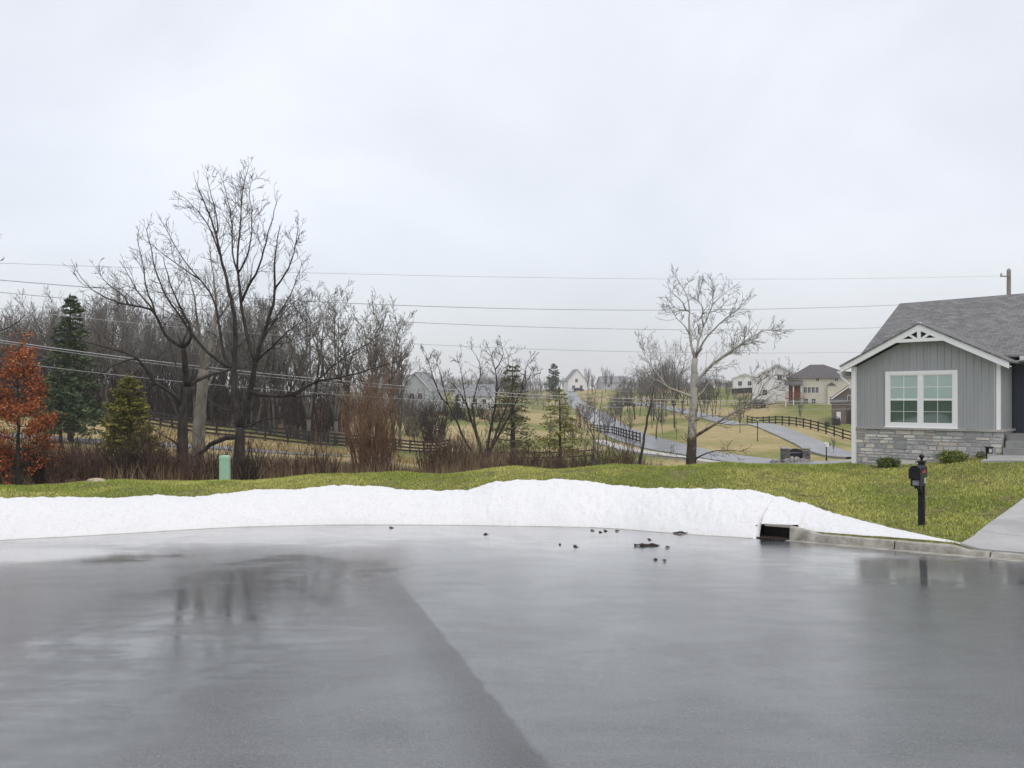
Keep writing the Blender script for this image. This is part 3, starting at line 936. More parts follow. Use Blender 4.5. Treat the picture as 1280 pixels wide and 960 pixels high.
# stone veneer: each stone its own block, irregular courses
m = MB()
def stones(m, L, z0, z1, place):
    z = z0
    while z < z1 - 0.02:
        hrow = rng.choice((0.08, 0.10, 0.12, 0.15, 0.18))
        if z + hrow > z1 - 0.05: hrow = z1 - z
        s = -rng.random() * 0.1
        while s < L:
            w = rng.uniform(0.14, 0.44) * (1.2 if hrow > .15 else 1)
            s1 = min(s + w, L)
            if L - s1 < 0.1: s1 = L
            a = max(s, 0)
            if s1 - a > 0.03:
                if hrow > 0.15 and rng.random() < 0.4:
                    k = rng.uniform(.4, .6) * hrow
                    place(m, a, s1, z, z + k); place(m, a, s1, z + k, z + hrow)
                else:
                    place(m, a, s1, z, z + hrow)
            s = s1
        z += hrow
J = 0.0065
def st_front(m, a, b_, z0, z1):
    d = rng.uniform(0.05, 0.068)
    j = lambda: rng.uniform(-0.008, 0.008)
    x0, x1, y0, y1 = a + J, b_ - J, z0 + J * .8, z1 - J * .8
    e = 0.012
    v = [(x0, 0.02, y0), (x1, 0.02, y0), (x1, 0.02, y1), (x0, 0.02, y1), (x0 + e, -d + j(), y0 + e), (x1 - e, -d + j(), y0 + e), (x1 - e, -d + j(), y1 - e), (x0 + e, -d + j(), y1 - e)]
    m.add(v, [(0, 1, 5, 4), (1, 2, 6, 5), (2, 3, 7, 6), (3, 0, 4, 7), (4, 5, 6, 7)])
def st_side(m, a, b_, z0, z1):
    k = len(m.v)
    st_front(m, a, b_, z0, z1)
    v = m.v[-1]
    m.v[-1] = np.stack((WW - v[:, 1] - 0.0, v[:, 0], v[:, 2]), -1)
stones(m, WW + 0.08, -0.25, LZ - 0.06, st_front)
stones(m, VR, -0.25, LZ - 0.06, st_side)
m.build('stone_veneer', M_stone, house)
m = MB()
m.span((0, -0.036, -0.4), (WW + 0.036, 0.12, LZ - 0.062)); m.span((WW - 0.12, 0.123, -0.4), (WW + 0.036, VR, LZ - 0.062)); 
m.build('foundation', M_mortar, house)
m = MB()
m.span((-0.01, -0.13, LZ - 0.06), (WW + 0.12, 0.0, LZ)); m.span((WW + 0.001, 0.001, LZ - 0.06), (WW + 0.12, VR, LZ))
m.build('ledge', M_ledge, house)

# corner boards, rakes, gable bracket
for u0, u1, zb in ((-0.03, 0.10, -0.2), (WW - 0.13, WW + 0.022, LZ + 0.002)):
    m = MB(); m.span((u0, -0.15 if zb < 0 else -0.022, zb), (u1, 0.10, EZ - 0.02 + 0.06)); m.build('corner_board', M_white, house)
OH, FV = 0.30, -0.35
ev = EZ - SL * OH
def rake_poly(s0, s1, dz0, dz1, left):
    f = (lambda s: s) if left else (lambda s: WW - s)
    zz = lambda s: EZ + 0.07 + SL * s
    return [(f(s0), FV, zz(s0) + dz0), (f(s1), FV, zz(s1) + dz0), (f(s1), FV, zz(s1) + dz1), (f(s0), FV, zz(s0) + dz1)]
for left in (True, False):
    m = MB(); m.prism(rake_poly(-OH, WW / 2 - (0 if left else 0.002), -0.055, 0.13, left), (0, 0.03, 0)); m.build('rake_board', M_white, house)
    m = MB(); m.prism(rake_poly(-OH, WW / 2 - (0 if left else 0.002), -0.06, -0.02, left), (0, 0.001, 0))
    p = np.array(rake_poly(-OH, WW / 2 - (0 if left else 0.002), 0.0, 0.02, left)); p[:, 1] += 0.031
    m = MB(); m.prism(p, (0, 0.316, 0)); m.build('soffit', M_soffit, house)
m = MB()
cu = WW / 2
zb = RZ - 0.61
m.span((cu - 0.80, FV + 0.002, zb), (cu + 0.80, FV + 0.09, zb + 0.10))
m.span((cu - 0.05, FV + 0.004, zb + 0.101), (cu + 0.05, FV + 0.085, RZ - 0.02))
for s in (-1, 1):
    m.prism([(cu + s * 0.05, FV + 0.006, zb + 0.101), (cu + s * 0.16, FV + 0.006, zb + 0.101), (cu + s * 0.46, FV + 0.006, zb + 0.30), (cu + s * 0.38, FV + 0.006, zb + 0.345)][::s], (0, 0.075, 0))
m.build('gable_bracket', M_white, house)
m = MB(); m.prism([(cu - 0.8, -0.03, zb + 0.05), (cu + 0.8, -0.03, zb + 0.05), (cu, -0.03, zb + 0.05 + 0.8 * SL)], (0, 0.012, 0)); m.build('gable_dark_panel', M_blue, house)  # dark triangle laid on the gable wall behind the bracket

# roofs
def roof_slab(m, a, b_, c, d, th=0.05):
    m.prism([a, b_, c, d], (0, 0, th))
RZ0 = EZ + 0.20
m = MB()
for left in (True, False):
    f = (lambda s: s) if left else (lambda s: WW - s)
    q = [(f(-OH - 0.02), FV - 0.03, RZ0 - SL * (OH + .02)), (f(-OH - 0.02), 4.0, RZ0 - SL * (OH + .02)), (cu, 4.0, RZ0 + SL * cu), (cu, FV - 0.03, RZ0 + SL * cu)]
    roof_slab(m, *(q if left else q[::-1]))
m.build('gable_roof', M_roof2, house)
VE, VRI, ZR = 0.95, 5.4, 5.57
ze = ZR - 0.52 * (VRI - VE)
m = MB()
roof_slab(m, (-0.30, VRI, ZR), (-0.30, VE, ze), (14, VE, ze), (14, VRI, ZR))
roof_slab(m, (14, VRI, ZR), (14, 9.85, ZR - 0.52 * (9.85 - VRI)), (-0.30, 9.85, ZR - 0.52 * (9.85 - VRI)), (-0.30, VRI, ZR))
m.build('main_roof', M_roof, house)
m = MB()
m.prism([(-0.32, VE, ze - 0.16), (-0.32, VRI, ZR - 0.16), (-0.32, VRI, ZR + 0.03), (-0.32, VE, ze + 0.03)], (0.018, 0, 0))
m.prism([(-0.32, VRI, ZR - 0.16), (-0.32, 9.85, ZR - 0.16 - 0.52 * (9.85 - VRI)), (-0.32, 9.85, ZR + 0.03 - 0.52 * (9.85 - VRI)), (-0.32, VRI, ZR + 0.03)], (0.018, 0, 0))
m.build('fascia', M_white, house)
m = MB()
m.prism([(WW + 0.34, VE - 0.13, ze - 0.10), (WW + 0.34, VE - 0.01, ze - 0.10), (WW + 0.34, VE - 0.01, ze + 0.02), (WW + 0.34, VE - 0.16, ze + 0.02)], (9.2, 0, 0))
m.build('gutter', M_white, house)
m = MB()
m.span((WW + 0.12, VE, ze - 0.13), (13.6, VR + 0.1, ze - 0.10)); m.build('porch_ceiling', M_soffit, house)
m = MB()
m.prism([(-0.30, FV + 0.05, ev - 0.08), (-0.42, FV + 0.05, ev + 0.03), (-0.42, FV + 0.05, ev + 0.07), (-0.30, FV + 0.05, ev + 0.07)], (0, 9, 0))
m.build('gutter', M_white, house)
m = MB()
m.tube([(-0.36, -0.12, ev), (-0.36, -0.12, ev - 0.12), (-0.10, -0.10, ev - 0.36), (-0.08, -0.08, ev - 0.5)], 0.04, 8); m.build('downspout', M_white, house)

# window: frame, sashes, panes, blind
def pane_material(name, tint, trans):
    m = bpy.data.materials.new(name)
    m.use_nodes = True
    t = m.node_tree
    for n in list(t.nodes): t.nodes.remove(n)
    o = t.nodes.new('ShaderNodeOutputMaterial')
    gl = t.nodes.new('ShaderNodeBsdfGlossy'); gl.inputs['Roughness'].default_value = 0.03
    tr_ = t.nodes.new('ShaderNodeBsdfTransparent'); tr_.inputs[0].default_value = (*tint, 1)
    mx = t.nodes.new('ShaderNodeMixShader'); mx.inputs[0].default_value = 1 - trans
    t.links.new(tr_.outputs[0], mx.inputs[1]); t.links.new(gl.outputs[0], mx.inputs[2]); t.links.new(mx.outputs[0], o.inputs[0])
    return m
M_pane = pane_material('clear_pane', (0.84, 0.92, 0.89), 0.80)
M_screen = pane_material('screened_pane', (0.58, 0.655, 0.63), 0.92)
M_blind = material('pale_blind', (0.74, 0.79, 0.76), rough=0.6)
win = MB()
u0, u1, z0, z1 = 0.965, 2.975, 1.165, 2.885
FW = 0.115
def ring(m, a, b_, c, d, w, v0, v1):
    m.span((a, v0, c), (b_, v1, c + w)); m.span((a, v0, d - w), (b_, v1, d))
    m.span((a, v0, c + w), (a + w, v1, d - w)); m.span((b_ - w, v0, c + w), (b_, v1, d - w))
ring(win, u0, u1, z0, z1, FW, -0.05, 0.0)
wf = win.build('window', M_white, house)
um = (u0 + u1) / 2
m = MB(); m.span((um - 0.055, -0.045, z0 + FW), (um + 0.055, -0.001, z1 - FW)); m.build('mullion', M_white, wf)
m = MB(); m.span((u0 - 0.03, -0.085, z0 - 0.035), (u1 + 0.03, 0.0, z0 - 0.001)); m.build('sill', M_white, wf)
zm = (z0 + z1) / 2 - 0.01
for a, b_ in ((u0 + FW, um - 0.055), (um + 0.055, u1 - FW)):
    for lo, hi, up in ((z0 + FW, zm, False), (zm, z1 - FW, True)):
        m = MB(); v0 = -0.030 if up else -0.040
        ring(m, a + .001, b_ - .001, lo + .001, hi - .001, 0.03, v0, -0.002)
        mu_, mz = (a + b_) / 2, (lo + hi) / 2
        w = 0.011 if up else 0.006
        m.span((mu_ - w, v0 + 0.014, lo + 0.03), (mu_ + w, v0 + 0.018, hi - 0.03)); m.span((a + 0.03, v0 + 0.0135, mz - w), (b_ - 0.03, v0 + 0.0185, mz + w))
        m.build('sash', M_white, wf)
        m = MB(); m.span((a + 0.03, v0 + 0.020, lo + 0.03), (b_ - 0.03, v0 + 0.023, hi - 0.03))
        m.build('pane' if up else 'screened_pane', M_pane if up else M_screen, wf)
    m = MB()
    for i in range(30):
        zz = z0 + FW + (z1 - z0 - 2 * FW) * (i + .5) / 30
        m.prism([(a, -0.0010, zz - 0.024), (a, -0.0010 - 0.002, zz - 0.024), (a, -0.0045, zz + 0.024), (a, -0.0025, zz + 0.024)], (b_ - a, 0, 0))
    m.build('blind', M_blind, wf)

# porch floor and steps
m = MB()
m.span((WW + 0.13, 0.25, 0.35), (9, VR, 1.02)); m.build('porch_floor', M_step, house)
m = MB()
m.span((WW + 0.17, -0.10, 0.2), (6.4, 0.248, 0.84)); m.span((WW + 0.17, -0.42, 0.2), (6.4, -0.102, 0.66)); m.build('steps', M_step, house)

# foundation shrubs, path light
def leaf_cloud(m, n, c, r, size, seed, flat=1.0, hollow=0.5):
    q = np.random.RandomState(seed)
    d = q.normal(size=(n, 3)); d /= np.linalg.norm(d, axis=1)[:, None]
    rad = (hollow + (1 - hollow) * q.rand(n) ** 0.6)[:, None]
    bump_ = 1 + 0.22 * np.sin(d[:, :1] * 5 + seed) * np.cos(d[:, 1:2] * 6 + d[:, 2:3] * 4)
    p = np.asarray(c) + d * rad * bump_ * np.asarray(r)
    a = q.normal(size=(n, 3)); a /= np.linalg.norm(a, axis=1)[:, None]
    b_ = np.cross(a, q.normal(size=(n, 3))); b_ /= np.linalg.norm(b_, axis=1)[:, None] + 1e-9
    s = size * q.uniform(0.6, 1.3, (n, 1))
    m.flakes(p, a * s, b_ * s * 0.5 * flat)
M_box = material('dark_evergreen_leaves', (0.035, 0.06, 0.014), (0.19, 0.22, 0.05), rough=0.55, island=True, c3=(0.09, 0.13, 0.028))
M_box2 = material('yellow_green_leaves', (0.055, 0.08, 0.016), (0.30, 0.32, 0.06), rough=0.55, island=True, c3=(0.14, 0.18, 0.035))
M_stem = material('brown_stems', (0.07, 0.05, 0.035), (0.12, 0.09, 0.065), rough=0.9, scale=6)
for px, py, d, w, h, mm, lab in ((1110, 578, 23.2, 0.33, 0.23, M_box, 'small dark green mound shrub left under the house window'),
                                 (1190, 574, 21.9, 0.40, 0.27, M_box2, 'wider yellow green mound shrub right under the house window')):
    g = G(px, d)
    r = thing('foundation_shrub', lab, 'shrub', g)
    m = MB(); leaf_cloud(m, 2600, (0, 0, h * 0.55), (w, w * 0.85, h * 0.75), 0.028, px, hollow=0.35); m.build('foliage', mm, r)
    m = MB()
    for i in range(7):
        a = i * 0.9
        m.tube([(0, 0, -0.05), (cos(a) * w * .3, sin(a) * w * .3, h * .4), (cos(a) * w * .6, sin(a) * w * .5, h * .8)], [.012, .008, .004], 4)
    m.build('stem', M_stem, r)
M_black = material('black_metal', (0.012, 0.012, 0.014), rough=0.4, spec=0.5)
M_lens = material('frosted_lens', (0.5, 0.5, 0.48), rough=0.4)
g = G(1233, 20.9)
pl = thing('path_light', 'black stake path light at the lawn corner by the porch walk', 'path light', g)
m = MB(); m.box((0, 0, 0.16), (0.03, 0.03, 0.44)); m.build('stake', M_black, pl)
m = MB(); m.box((0.075, 0, 0.275), (0.12, 0.11, 0.16)); m.box((0.075, 0, 0.372), (0.16, 0.15, 0.03)); m.build('lamp_head', M_black, pl)
m = MB(); m.box((0.075, -0.0565, 0.28), (0.07, 0.004, 0.10)); m.build('lens', M_lens, pl)
M_shr = material('grey_green_leaves', (0.06, 0.075, 0.03), (0.18, 0.19, 0.09), rough=0.7, island=True)
g = G(1226, 21.6)
r = thing('small_plant', 'tiny grey green plant at the stone corner beside the path light', 'plant', g)
m = MB(); leaf_cloud(m, 400, (0, 0, 0.08), (0.13, 0.12, 0.11), 0.022, 8); m.build('foliage', M_shr, r)
m = MB(); m.tube([(0, 0, -0.05), (0, 0, .08)], [.01, .006], 4); m.build('stem', M_stem, r)

# ------------------------------------------------------------------ mailbox
M_mail = material('black_painted_box', (0.008, 0.0085, 0.010), rough=0.42, spec=0.3)
M_post = material('black_painted_post', (0.009, 0.0095, 0.014), (0.018, 0.018, 0.024), rough=0.5, spec=0.25, scale=20, stretch=(1, 1, .2))
M_red = material('red_flag', (0.55, 0.03, 0.04), rough=0.4)
M_plate = material('white_plate', (0.75, 0.75, 0.75), rough=0.5)
M_grey = material('grey_paper', (0.30, 0.31, 0.34), rough=0.6)
g = P(1152, 664, 13.7)
g[2] = ZT(g[0], g[1]) - 0.01
ax = math.atan2(-(C0[0] - g[0]), (C0[1] - g[1]))
box_dir = atan2(C0[1] - g[1], C0[0] - g[0])                # direction the mailbox door faces
mail = thing('mailbox', 'black mailbox with raised red flag on a black post by the kerb', 'mailbox', g, box_dir)
PH = 1.14
m = MB(); m.box((0, 0, PH / 2 - 0.06), (0.098, 0.098, PH + 0.12))
m.box((0, 0, PH + 0.012), (0.125, 0.125, 0.03)); m.lathe((0, 0, PH + 0.02), [(0.03, 0), (0.018, 0.025), (0.022, 0.045), (0.042, 0.075), (0.046, 0.095), (0.03, 0.118), (0.002, 0.128)], 12)
m.build('post', M_post, mail)
m = MB()
m.box((0.22, 0, 0.735), (0.36, 0.06, 0.05)); m.prism([(0.05, -0.03, 0.56), (0.05, -0.03, 0.71), (0.24, -0.03, 0.71)], (0, 0.06, 0))
m.build('bracket', M_post, mail)
BZ = 0.885
def arch(w, h, n=12):
    r = w / 2
    pts = [(-r, 0), (r, 0)] + [(r * cos(pi * i / n), h - r + r * sin(pi * i / n)) for i in range(n + 1)]
    return pts
x0, x1 = -0.02, 0.50
m = MB(); m.prism([(x0, y, BZ + z) for y, z in arch(0.175, 0.225)], (x1 - x0, 0, 0)); body = m.build('box', M_mail, mail)
m = MB(); m.prism([(x1 + .001, y, BZ - 0.004 + z) for y, z in arch(0.188, 0.236)], (0.02, 0, 0)); m.box((x1 + 0.03, 0, BZ + 0.17), (0.02, 0.05, 0.02)); m.build('door', M_mail, mail)
m = MB(); yS = 0.0895
m.box((0.30, yS + 0.004, BZ + 0.115), (0.20, 0.006, 0.028)); m.box((0.215, yS + 0.0045, BZ + 0.125), (0.05, 0.007, 0.06)); m.build('flag', M_red, mail)
m = MB()
m.span((-0.0, -0.075, BZ - 0.135), (0.46, 0.075, BZ - 0.12)); m.span((0.0, -0.075, BZ - 0.119), (0.46, -0.062, BZ - 0.006)); m.span((0.0, 0.062, BZ - 0.119), (0.46, 0.075, BZ - 0.006)); m.span((0.0, -0.0615, BZ - 0.119), (0.02, 0.0615, BZ - 0.006))
m.build('newspaper_holder', M_mail, mail)
m = MB(); m.span((0.05, -0.055, BZ - 0.117), (0.44, 0.055, BZ - 0.03)); m.build('newspaper', M_grey, mail)
m = MB(); m.span((0.05, 0.0765, BZ - 0.10), (0.155, 0.080, BZ - 0.005)); pl_ = m.build('number_plate', M_plate, mail)
m = MB()
yq = 0.0805
m.span((0.113, yq, BZ - 0.085), (0.124, yq + 0.002, BZ - 0.022))
for k in (0.0, 0.026, 0.052):
    m.span((0.085, yq, BZ - 0.085 + k), (0.1125, yq + 0.002, BZ - 0.075 + k))
m.build('number', M_black, pl_)

# green pedestal and pale rock on the lawn edge
M_mint = material('mint_green_plastic', (0.30, 0.50, 0.36), (0.34, 0.54, 0.40), rough=0.5, scale=4)
g = G(281, 22.3)
ped = thing('utility_pedestal', 'pale mint green utility pedestal standing on the lawn edge', 'utility pedestal', g, 0.1)
def rrect(w, d, r, n=5):
    out = []
    for cx, cy, a0 in ((w / 2 - r, d / 2 - r, 0), (-w / 2 + r, d / 2 - r, 90), (-w / 2 + r, -d / 2 + r, 180), (w / 2 - r, -d / 2 + r, 270)):
        for i in range(n):
            a = radians(a0 + 90 * i / (n - 1))
            out.append((cx + r * cos(a), cy + r * sin(a)))
    return out
def loft(m, secs):
    n = len(secs[0])
    v = np.concatenate([np.array(s_) for s_ in secs])
    f = [(i * n + j, i * n + (j + 1) % n, (i + 1) * n + (j + 1) % n, (i + 1) * n + j) for i in range(len(secs) - 1) for j in range(n)]
    f += [tuple(range(n))[::-1], tuple((len(secs) - 1) * n + j for j in range(n))]
    m.add(v, f)
m = MB()
loft(m, [[(x, y, z) for x, y in rrect(w, w * .9, 0.07)] for w, z in ((0.295, -0.1), (0.29, 0.05), (0.28, 0.62))]); m.build('body', M_mint, ped, smooth=False)
m = MB()
loft(m, [[(x, y, z) for x, y in rrect(w, w * .9, min(0.07, w * .4))] for w, z in ((0.295, 0.622), (0.295, 0.70), (0.275, 0.735), (0.21, 0.75))]); m.build('cap', M_mint, ped)
m = MB(); m.box((0.03, -0.132, 0.08), (0.025, 0.02, 0.025)); m.build('lock', M_grey, ped)
M_rock = material('tan_rock', (0.36, 0.29, 0.19), (0.48, 0.41, 0.29), rough=0.9, scale=6, bump=0.5, bscale=14)
def rock(name, g, dims, seed, mat, lab, cat='rock', group=None, rz=0.0):
    q = random.Random(seed)
    m = MB()
    secs = []
    for z, s_ in ((-0.15, 0.9), (0.15, 1.0), (0.55, 0.88), (0.9, 0.6), (1.0, 0.3)):
        secs.append([(dims[0] / 2 * s_ * cos(a) * q.uniform(.8, 1.1), dims[1] / 2 * s_ * sin(a) * q.uniform(.8, 1.1), dims[2] * z) for a in np.linspace(0, 2 * pi, 10)[:-1]])
    loft(m, secs)
    o = m.build(name, mat)
    o.location = [float(k) for k in g]; o.rotation_euler = (0, 0, rz)
    return tag(o, lab, cat, group)
rock('rock', G(120, 21.6), (0.55, 0.34, 0.12), 4, M_rock, 'flat tan rock lying on the lawn edge left of the mint green pedestal')

# ------------------------------------------------------------------ bare trees
M_bark_dark = material('dark_wet_bark', (0.022, 0.019, 0.016), (0.060, 0.052, 0.044), rough=0.85, scale=7, bump=0.5, bscale=16, stretch=(1, 1, .35))
M_bark_grey = material('grey_bark', (0.085, 0.078, 0.068), (0.165, 0.152, 0.132), rough=0.9, scale=5, bump=0.4, bscale=14, stretch=(1, 1, .35))
M_bark_pale = material('pale_grey_bark', (0.14, 0.125, 0.10), (0.27, 0.25, 0.21), rough=0.9, scale=4, bump=0.4, bscale=12, stretch=(1, 1, .35))
M_twig_dark = material('dark_twigs', (0.028, 0.024, 0.021), (0.058, 0.050, 0.044), rough=0.9, scale=1.0)
M_twig_grey = material('grey_twigs', (0.14, 0.128, 0.115), (0.22, 0.205, 0.185), rough=0.9, scale=0.6)
M_twig_far = material('grey_brown_twigs', (0.11, 0.098, 0.088), (0.18, 0.16, 0.142), rough=0.9, scale=0.5)
M_twig_pale = material('pale_twigs', (0.10, 0.09, 0.078), (0.17, 0.155, 0.135), rough=0.9, scale=0.8)

def unit(v):
    return v / (np.linalg.norm(v) + 1e-9)
class Tree:
    def __init__(s, seed):
        s.q = np.random.RandomState(seed)
        s.limbs = []          # (pts, radii) drawn as tubes
        s.seg = []            # thin twigs
        s.known = []          # (px, py, point) of traced limbs
    def rnd(s):
        return s.q.normal(size=3)
    def grow(s, p, d, L, r, lvl, maxlvl, up=0.12, wander=0.16, spread=(28, 58), dens=1.0, thick_lvl=1, rmin=0.006, ratio=(0.42, 0.72), first=0.2):
        n = max(3, int(3 + L * (1.1 if lvl < 2 else 1.6)))
        if lvl >= 3: n = 3
        step = L / n
        pts, rad = [p], [r]
        q = s.q
        for i in range(n):
            d = unit(d + s.rnd() * wander * (1 + 0.4 * lvl) * 0.6 + np.array((0, 0, up)))
            p = p + d * step
            ri = max(rmin, r * (1 - 0.82 * (i + 1) / n))
            if lvl < maxlvl and (i + 1) / n > first:
                k = q.poisson(dens * (0.9 if lvl == 0 else 0.85 if lvl == 1 else 0.95))
                for _ in range(k):
                    ang = radians(q.uniform(*spread))
                    side = unit(np.cross(d, s.rnd()))
                    cd = unit(d * cos(ang) + side * sin(ang))
                    cl = L * q.uniform(*ratio) * (1 - 0.45 * (i + 1) / n)
                    if cl > 0.12:
                        s.grow(p, cd, cl, max(rmin, min(ri * 0.7, 0.016 * cl + 0.003)), lvl + 1, maxlvl, up, wander, spread, dens, thick_lvl, rmin, ratio, 0.15)
            pts.append(p); rad.append(ri)
        s.put(pts, rad, lvl <= thick_lvl)
    def put(s, pts, rad, thick):
        if thick:
            s.limbs.append((pts, rad))
        else:
            for i in range(len(pts) - 1):
                s.seg.append((*pts[i], *pts[i + 1], rad[i], rad[i + 1]))
    def limb(s, px, d0, r0, r1, dd=0.0, twigs=1.0, tl=1.6, maxlvl=3, up=0.10, t0=0.12, wig=0.012, rmin=0.0045, attach=True):
        """main limb traced in the photo at distance d0 (its start joins what is already there); dd = how far it leans away"""
        q = s.q
        rmin = 0.0002 * d0
        a = np.array(px, float)
        if twigs > 0.85 and len(a) > 3:
            a[-1] = a[-2] + (a[-1] - a[-2]) * 0.35
        # smooth the traced line
        sl_ = np.concatenate(([0], np.cumsum(np.hypot(*np.diff(a, axis=0).T))))
        n = max(6, int(sl_[-1] / 9))
        t = np.linspace(0, sl_[-1], n)
        xs, ys = np.interp(t, sl_, a[:, 0]), np.interp(t, sl_, a[:, 1])
        if n > 6:
            for _ in range(2):
                xs[1:-1] = (xs[:-2] + 2 * xs[1:-1] + xs[2:]) / 4
                ys[1:-1] = (ys[:-2] + 2 * ys[1:-1] + ys[2:]) / 4
        start = None
        if s.known and attach:
            k = np.array([(u[0], u[1]) for u in s.known])
            j = int(np.argmin((k[:, 0] - a[0, 0]) ** 2 + (k[:, 1] - a[0, 1]) ** 2))
            start = s.known[j][2]
            d0 = start[1]
        T = t / t[-1]
        pts = [P(xs[i], ys[i], d0 + dd * T[i]) for i in range(n)]
        if start is not None:
            pts[0] = np.array(start)
        L = sum(np.linalg.norm(pts[i + 1] - pts[i]) for i in range(n - 1))
        for i in range(1, n):
            pts[i] = pts[i] + s.rnd() * wig * L / n * 3
        rad = (r0 + (r1 - r0) * T ** 0.7) * (0.9 if twigs > 0.3 else 1.0)
        s.limbs.append((pts, rad))
        for i in range(n):
            s.known.append((xs[i], ys[i], pts[i]))
        # side branches
        m = q.poisson(twigs * L * 3.0)
        for _ in range(m):
            u = t0 + (1 - t0) * q.rand() ** 0.8
            f = u * (n - 1); i = min(int(f), n - 2)
            p = pts[i] + (pts[i + 1] - pts[i]) * (f - i)
            d = unit(pts[i + 1] - pts[i])
            ang = radians(q.uniform(25, 65))
            side = unit(np.cross(d, s.rnd()))
            cd = unit(d * cos(ang) + side * sin(ang))
            cl = 1.25 * tl * q.uniform(0.45, 1.15) * (1 - 0.6 * u)
            r = max(rmin, min(rad[i] * 0.55, 0.010 * cl + 0.002))
            s.grow(p, cd, cl, r, 2, maxlvl + 1, up, 0.15, (20, 50), 0.72, 1, rmin, (0.45, 0.85))
        # the limb's own end splits into twigs
        d = unit(pts[-1] - pts[-2])
        for _ in range(2):
            s.grow(pts[-1], unit(d + s.rnd() * 0.35), tl * q.uniform(0.25, 0.45), max(rmin, r1 * .7), 2, maxlvl + 1, up, 0.15, (20, 50), 0.85, 1, rmin)
    def build(s, name, label, cat, loc, mt, mc, group=None, sides=7, split=True, trunk_r=0.03):
        root = thing(name, label, cat, loc, 0, group)
        a, c = MB(), MB()
        for pts, rad in s.limbs:
            rad = np.asarray(rad)
            (a if rad.max() >= trunk_r else c).tube(pts, rad, sides if rad.max() > 0.05 else 5, cap=True)
        c.segs(s.seg)
        if a.n:
            a.build('trunk', mt, root, loc, smooth=True)
        c.build('crown', mc, root, loc)
        return root

# --- the tall dark tree, traced
d = 31.0
T = Tree(21)
g = G(300, d); by = HY + (H - g[2]) / d * F
T.limb([(300, by + 4), (299, 575), (299, 550), (300, 534)], d, 0.34, 0.18, 0, 0.0)
T.limb([(299, 534), (293, 500), (292, 465), (294, 430), (294, 400), (289, 375), (282, 345), (276, 320), (271, 295), (262, 270), (250, 240), (240, 215)], d, 0.19, 0.02, 1.0, 1.0, 1.9)
T.limb([(299, 534), (309, 505), (316, 470), (320, 450), (326, 430), (333, 405), (342, 382), (344, 360), (343, 330), (346, 300), (349, 285)], d, 0.18, 0.02, -1.2, 1.0, 1.7)
T.limb([(319, 452), (310, 426), (305, 403), (301, 380), (298, 350), (296, 320), (300, 290), (302, 250), (305, 225), (312, 206)], d, 0.11, 0.014, 1.4, 1.1, 1.7)
T.limb([(301, 378), (306, 362), (314, 352), (322, 342), (328, 320), (333, 299), (338, 281), (344, 263), (348, 235)], d, 0.07, 0.012, -1.8, 1.2, 1.5)
T.limb([(344, 360), (352, 350), (362, 335), (368, 315), (371, 292), (375, 270)], d, 0.05, 0.01, -1.5, 1.2, 1.2)
T.limb([(276, 322), (268, 300), (255, 270), (236, 255), (222, 232)], d, 0.05, 0.01, -1.2, 1.1, 1.2)
T.limb([(272, 297), (272, 270), (264, 245), (258, 220), (255, 212)], d, 0.045, 0.01, 1.0, 1.1, 1.2)
T.limb([(297, 340), (288, 315), (292, 285), (286, 255), (278, 225), (270, 212)], d, 0.05, 0.01, 1.5, 1.2, 1.3)
T.limb([(296, 345), (306, 330), (314, 300), (316, 270), (310, 240), (318, 215)], d, 0.05, 0.01, -1.8, 1.2, 1.3)
T.limb([(326, 430), (340, 405), (356, 385), (366, 360), (376, 335), (380, 318)], d, 0.06, 0.01, 1.5, 1.2, 1.4)
T.limb([(292, 463), (275, 452), (258, 440), (241, 419), (222, 392), (205, 367), (192, 333), (186, 294), (178, 275)], d, 0.09, 0.012, -2.0, 1.0, 1.4)
T.limb([(292, 460), (280, 450), (276, 421), (271, 385), (262, 362), (248, 348), (237, 335), (220, 311), (208, 285), (198, 268)], d, 0.085, 0.012, 1.8, 1.0, 1.4)
T.limb([(248, 350), (228, 335), (205, 318), (185, 302), (172, 292)], d, 0.04, 0.01, 1.0, 1.0, 1.1)
T.limb([(316, 494), (335, 494), (360, 497), (375, 490), (387, 479), (405, 475), (425, 473), (440, 468), (456, 465), (476, 456), (495, 453), (512, 446)], d, 0.10, 0.012, -3.0, 1.5, 1.7)
T.limb([(360, 497), (380, 496), (395, 493), (409, 492), (428, 497), (438, 508)], d, 0.06, 0.01, 2.0, 1.1, 1.2)
T.limb([(360, 497), (372, 494), (381, 485), (400, 474), (418, 455), (440, 440), (470, 425), (490, 400)], d, 0.055, 0.01, -2.0, 1.3, 1.5)
T.limb([(304, 538), (318, 527), (335, 523), (352, 524), (360, 518), (363, 508)], d, 0.06, 0.012, -2.0, 1.0, 0.9)
T.limb([(292, 545), (275, 550), (262, 556), (248, 569)], d, 0.13, 0.09, 1.2, 0.4, 0.9)
T.limb([(292, 517), (275, 510), (262, 502), (255, 492)], d, 0.05, 0.012, 1.5, 1.0, 0.9)
T.limb([(320, 450), (335, 440), (350, 420), (372, 405), (395, 395)], d, 0.06, 0.012, -2.5, 1.2, 1.3)
T.limb([(333, 405), (350, 398), (365, 380), (385, 365)], d, 0.05, 0.012, 2.5, 1.2, 1.3)
T.build('bare_tree', 'tallest bare tree with dark forked trunk behind the mint green pedestal', 'tree', g, M_bark_dark, M_twig_dark)

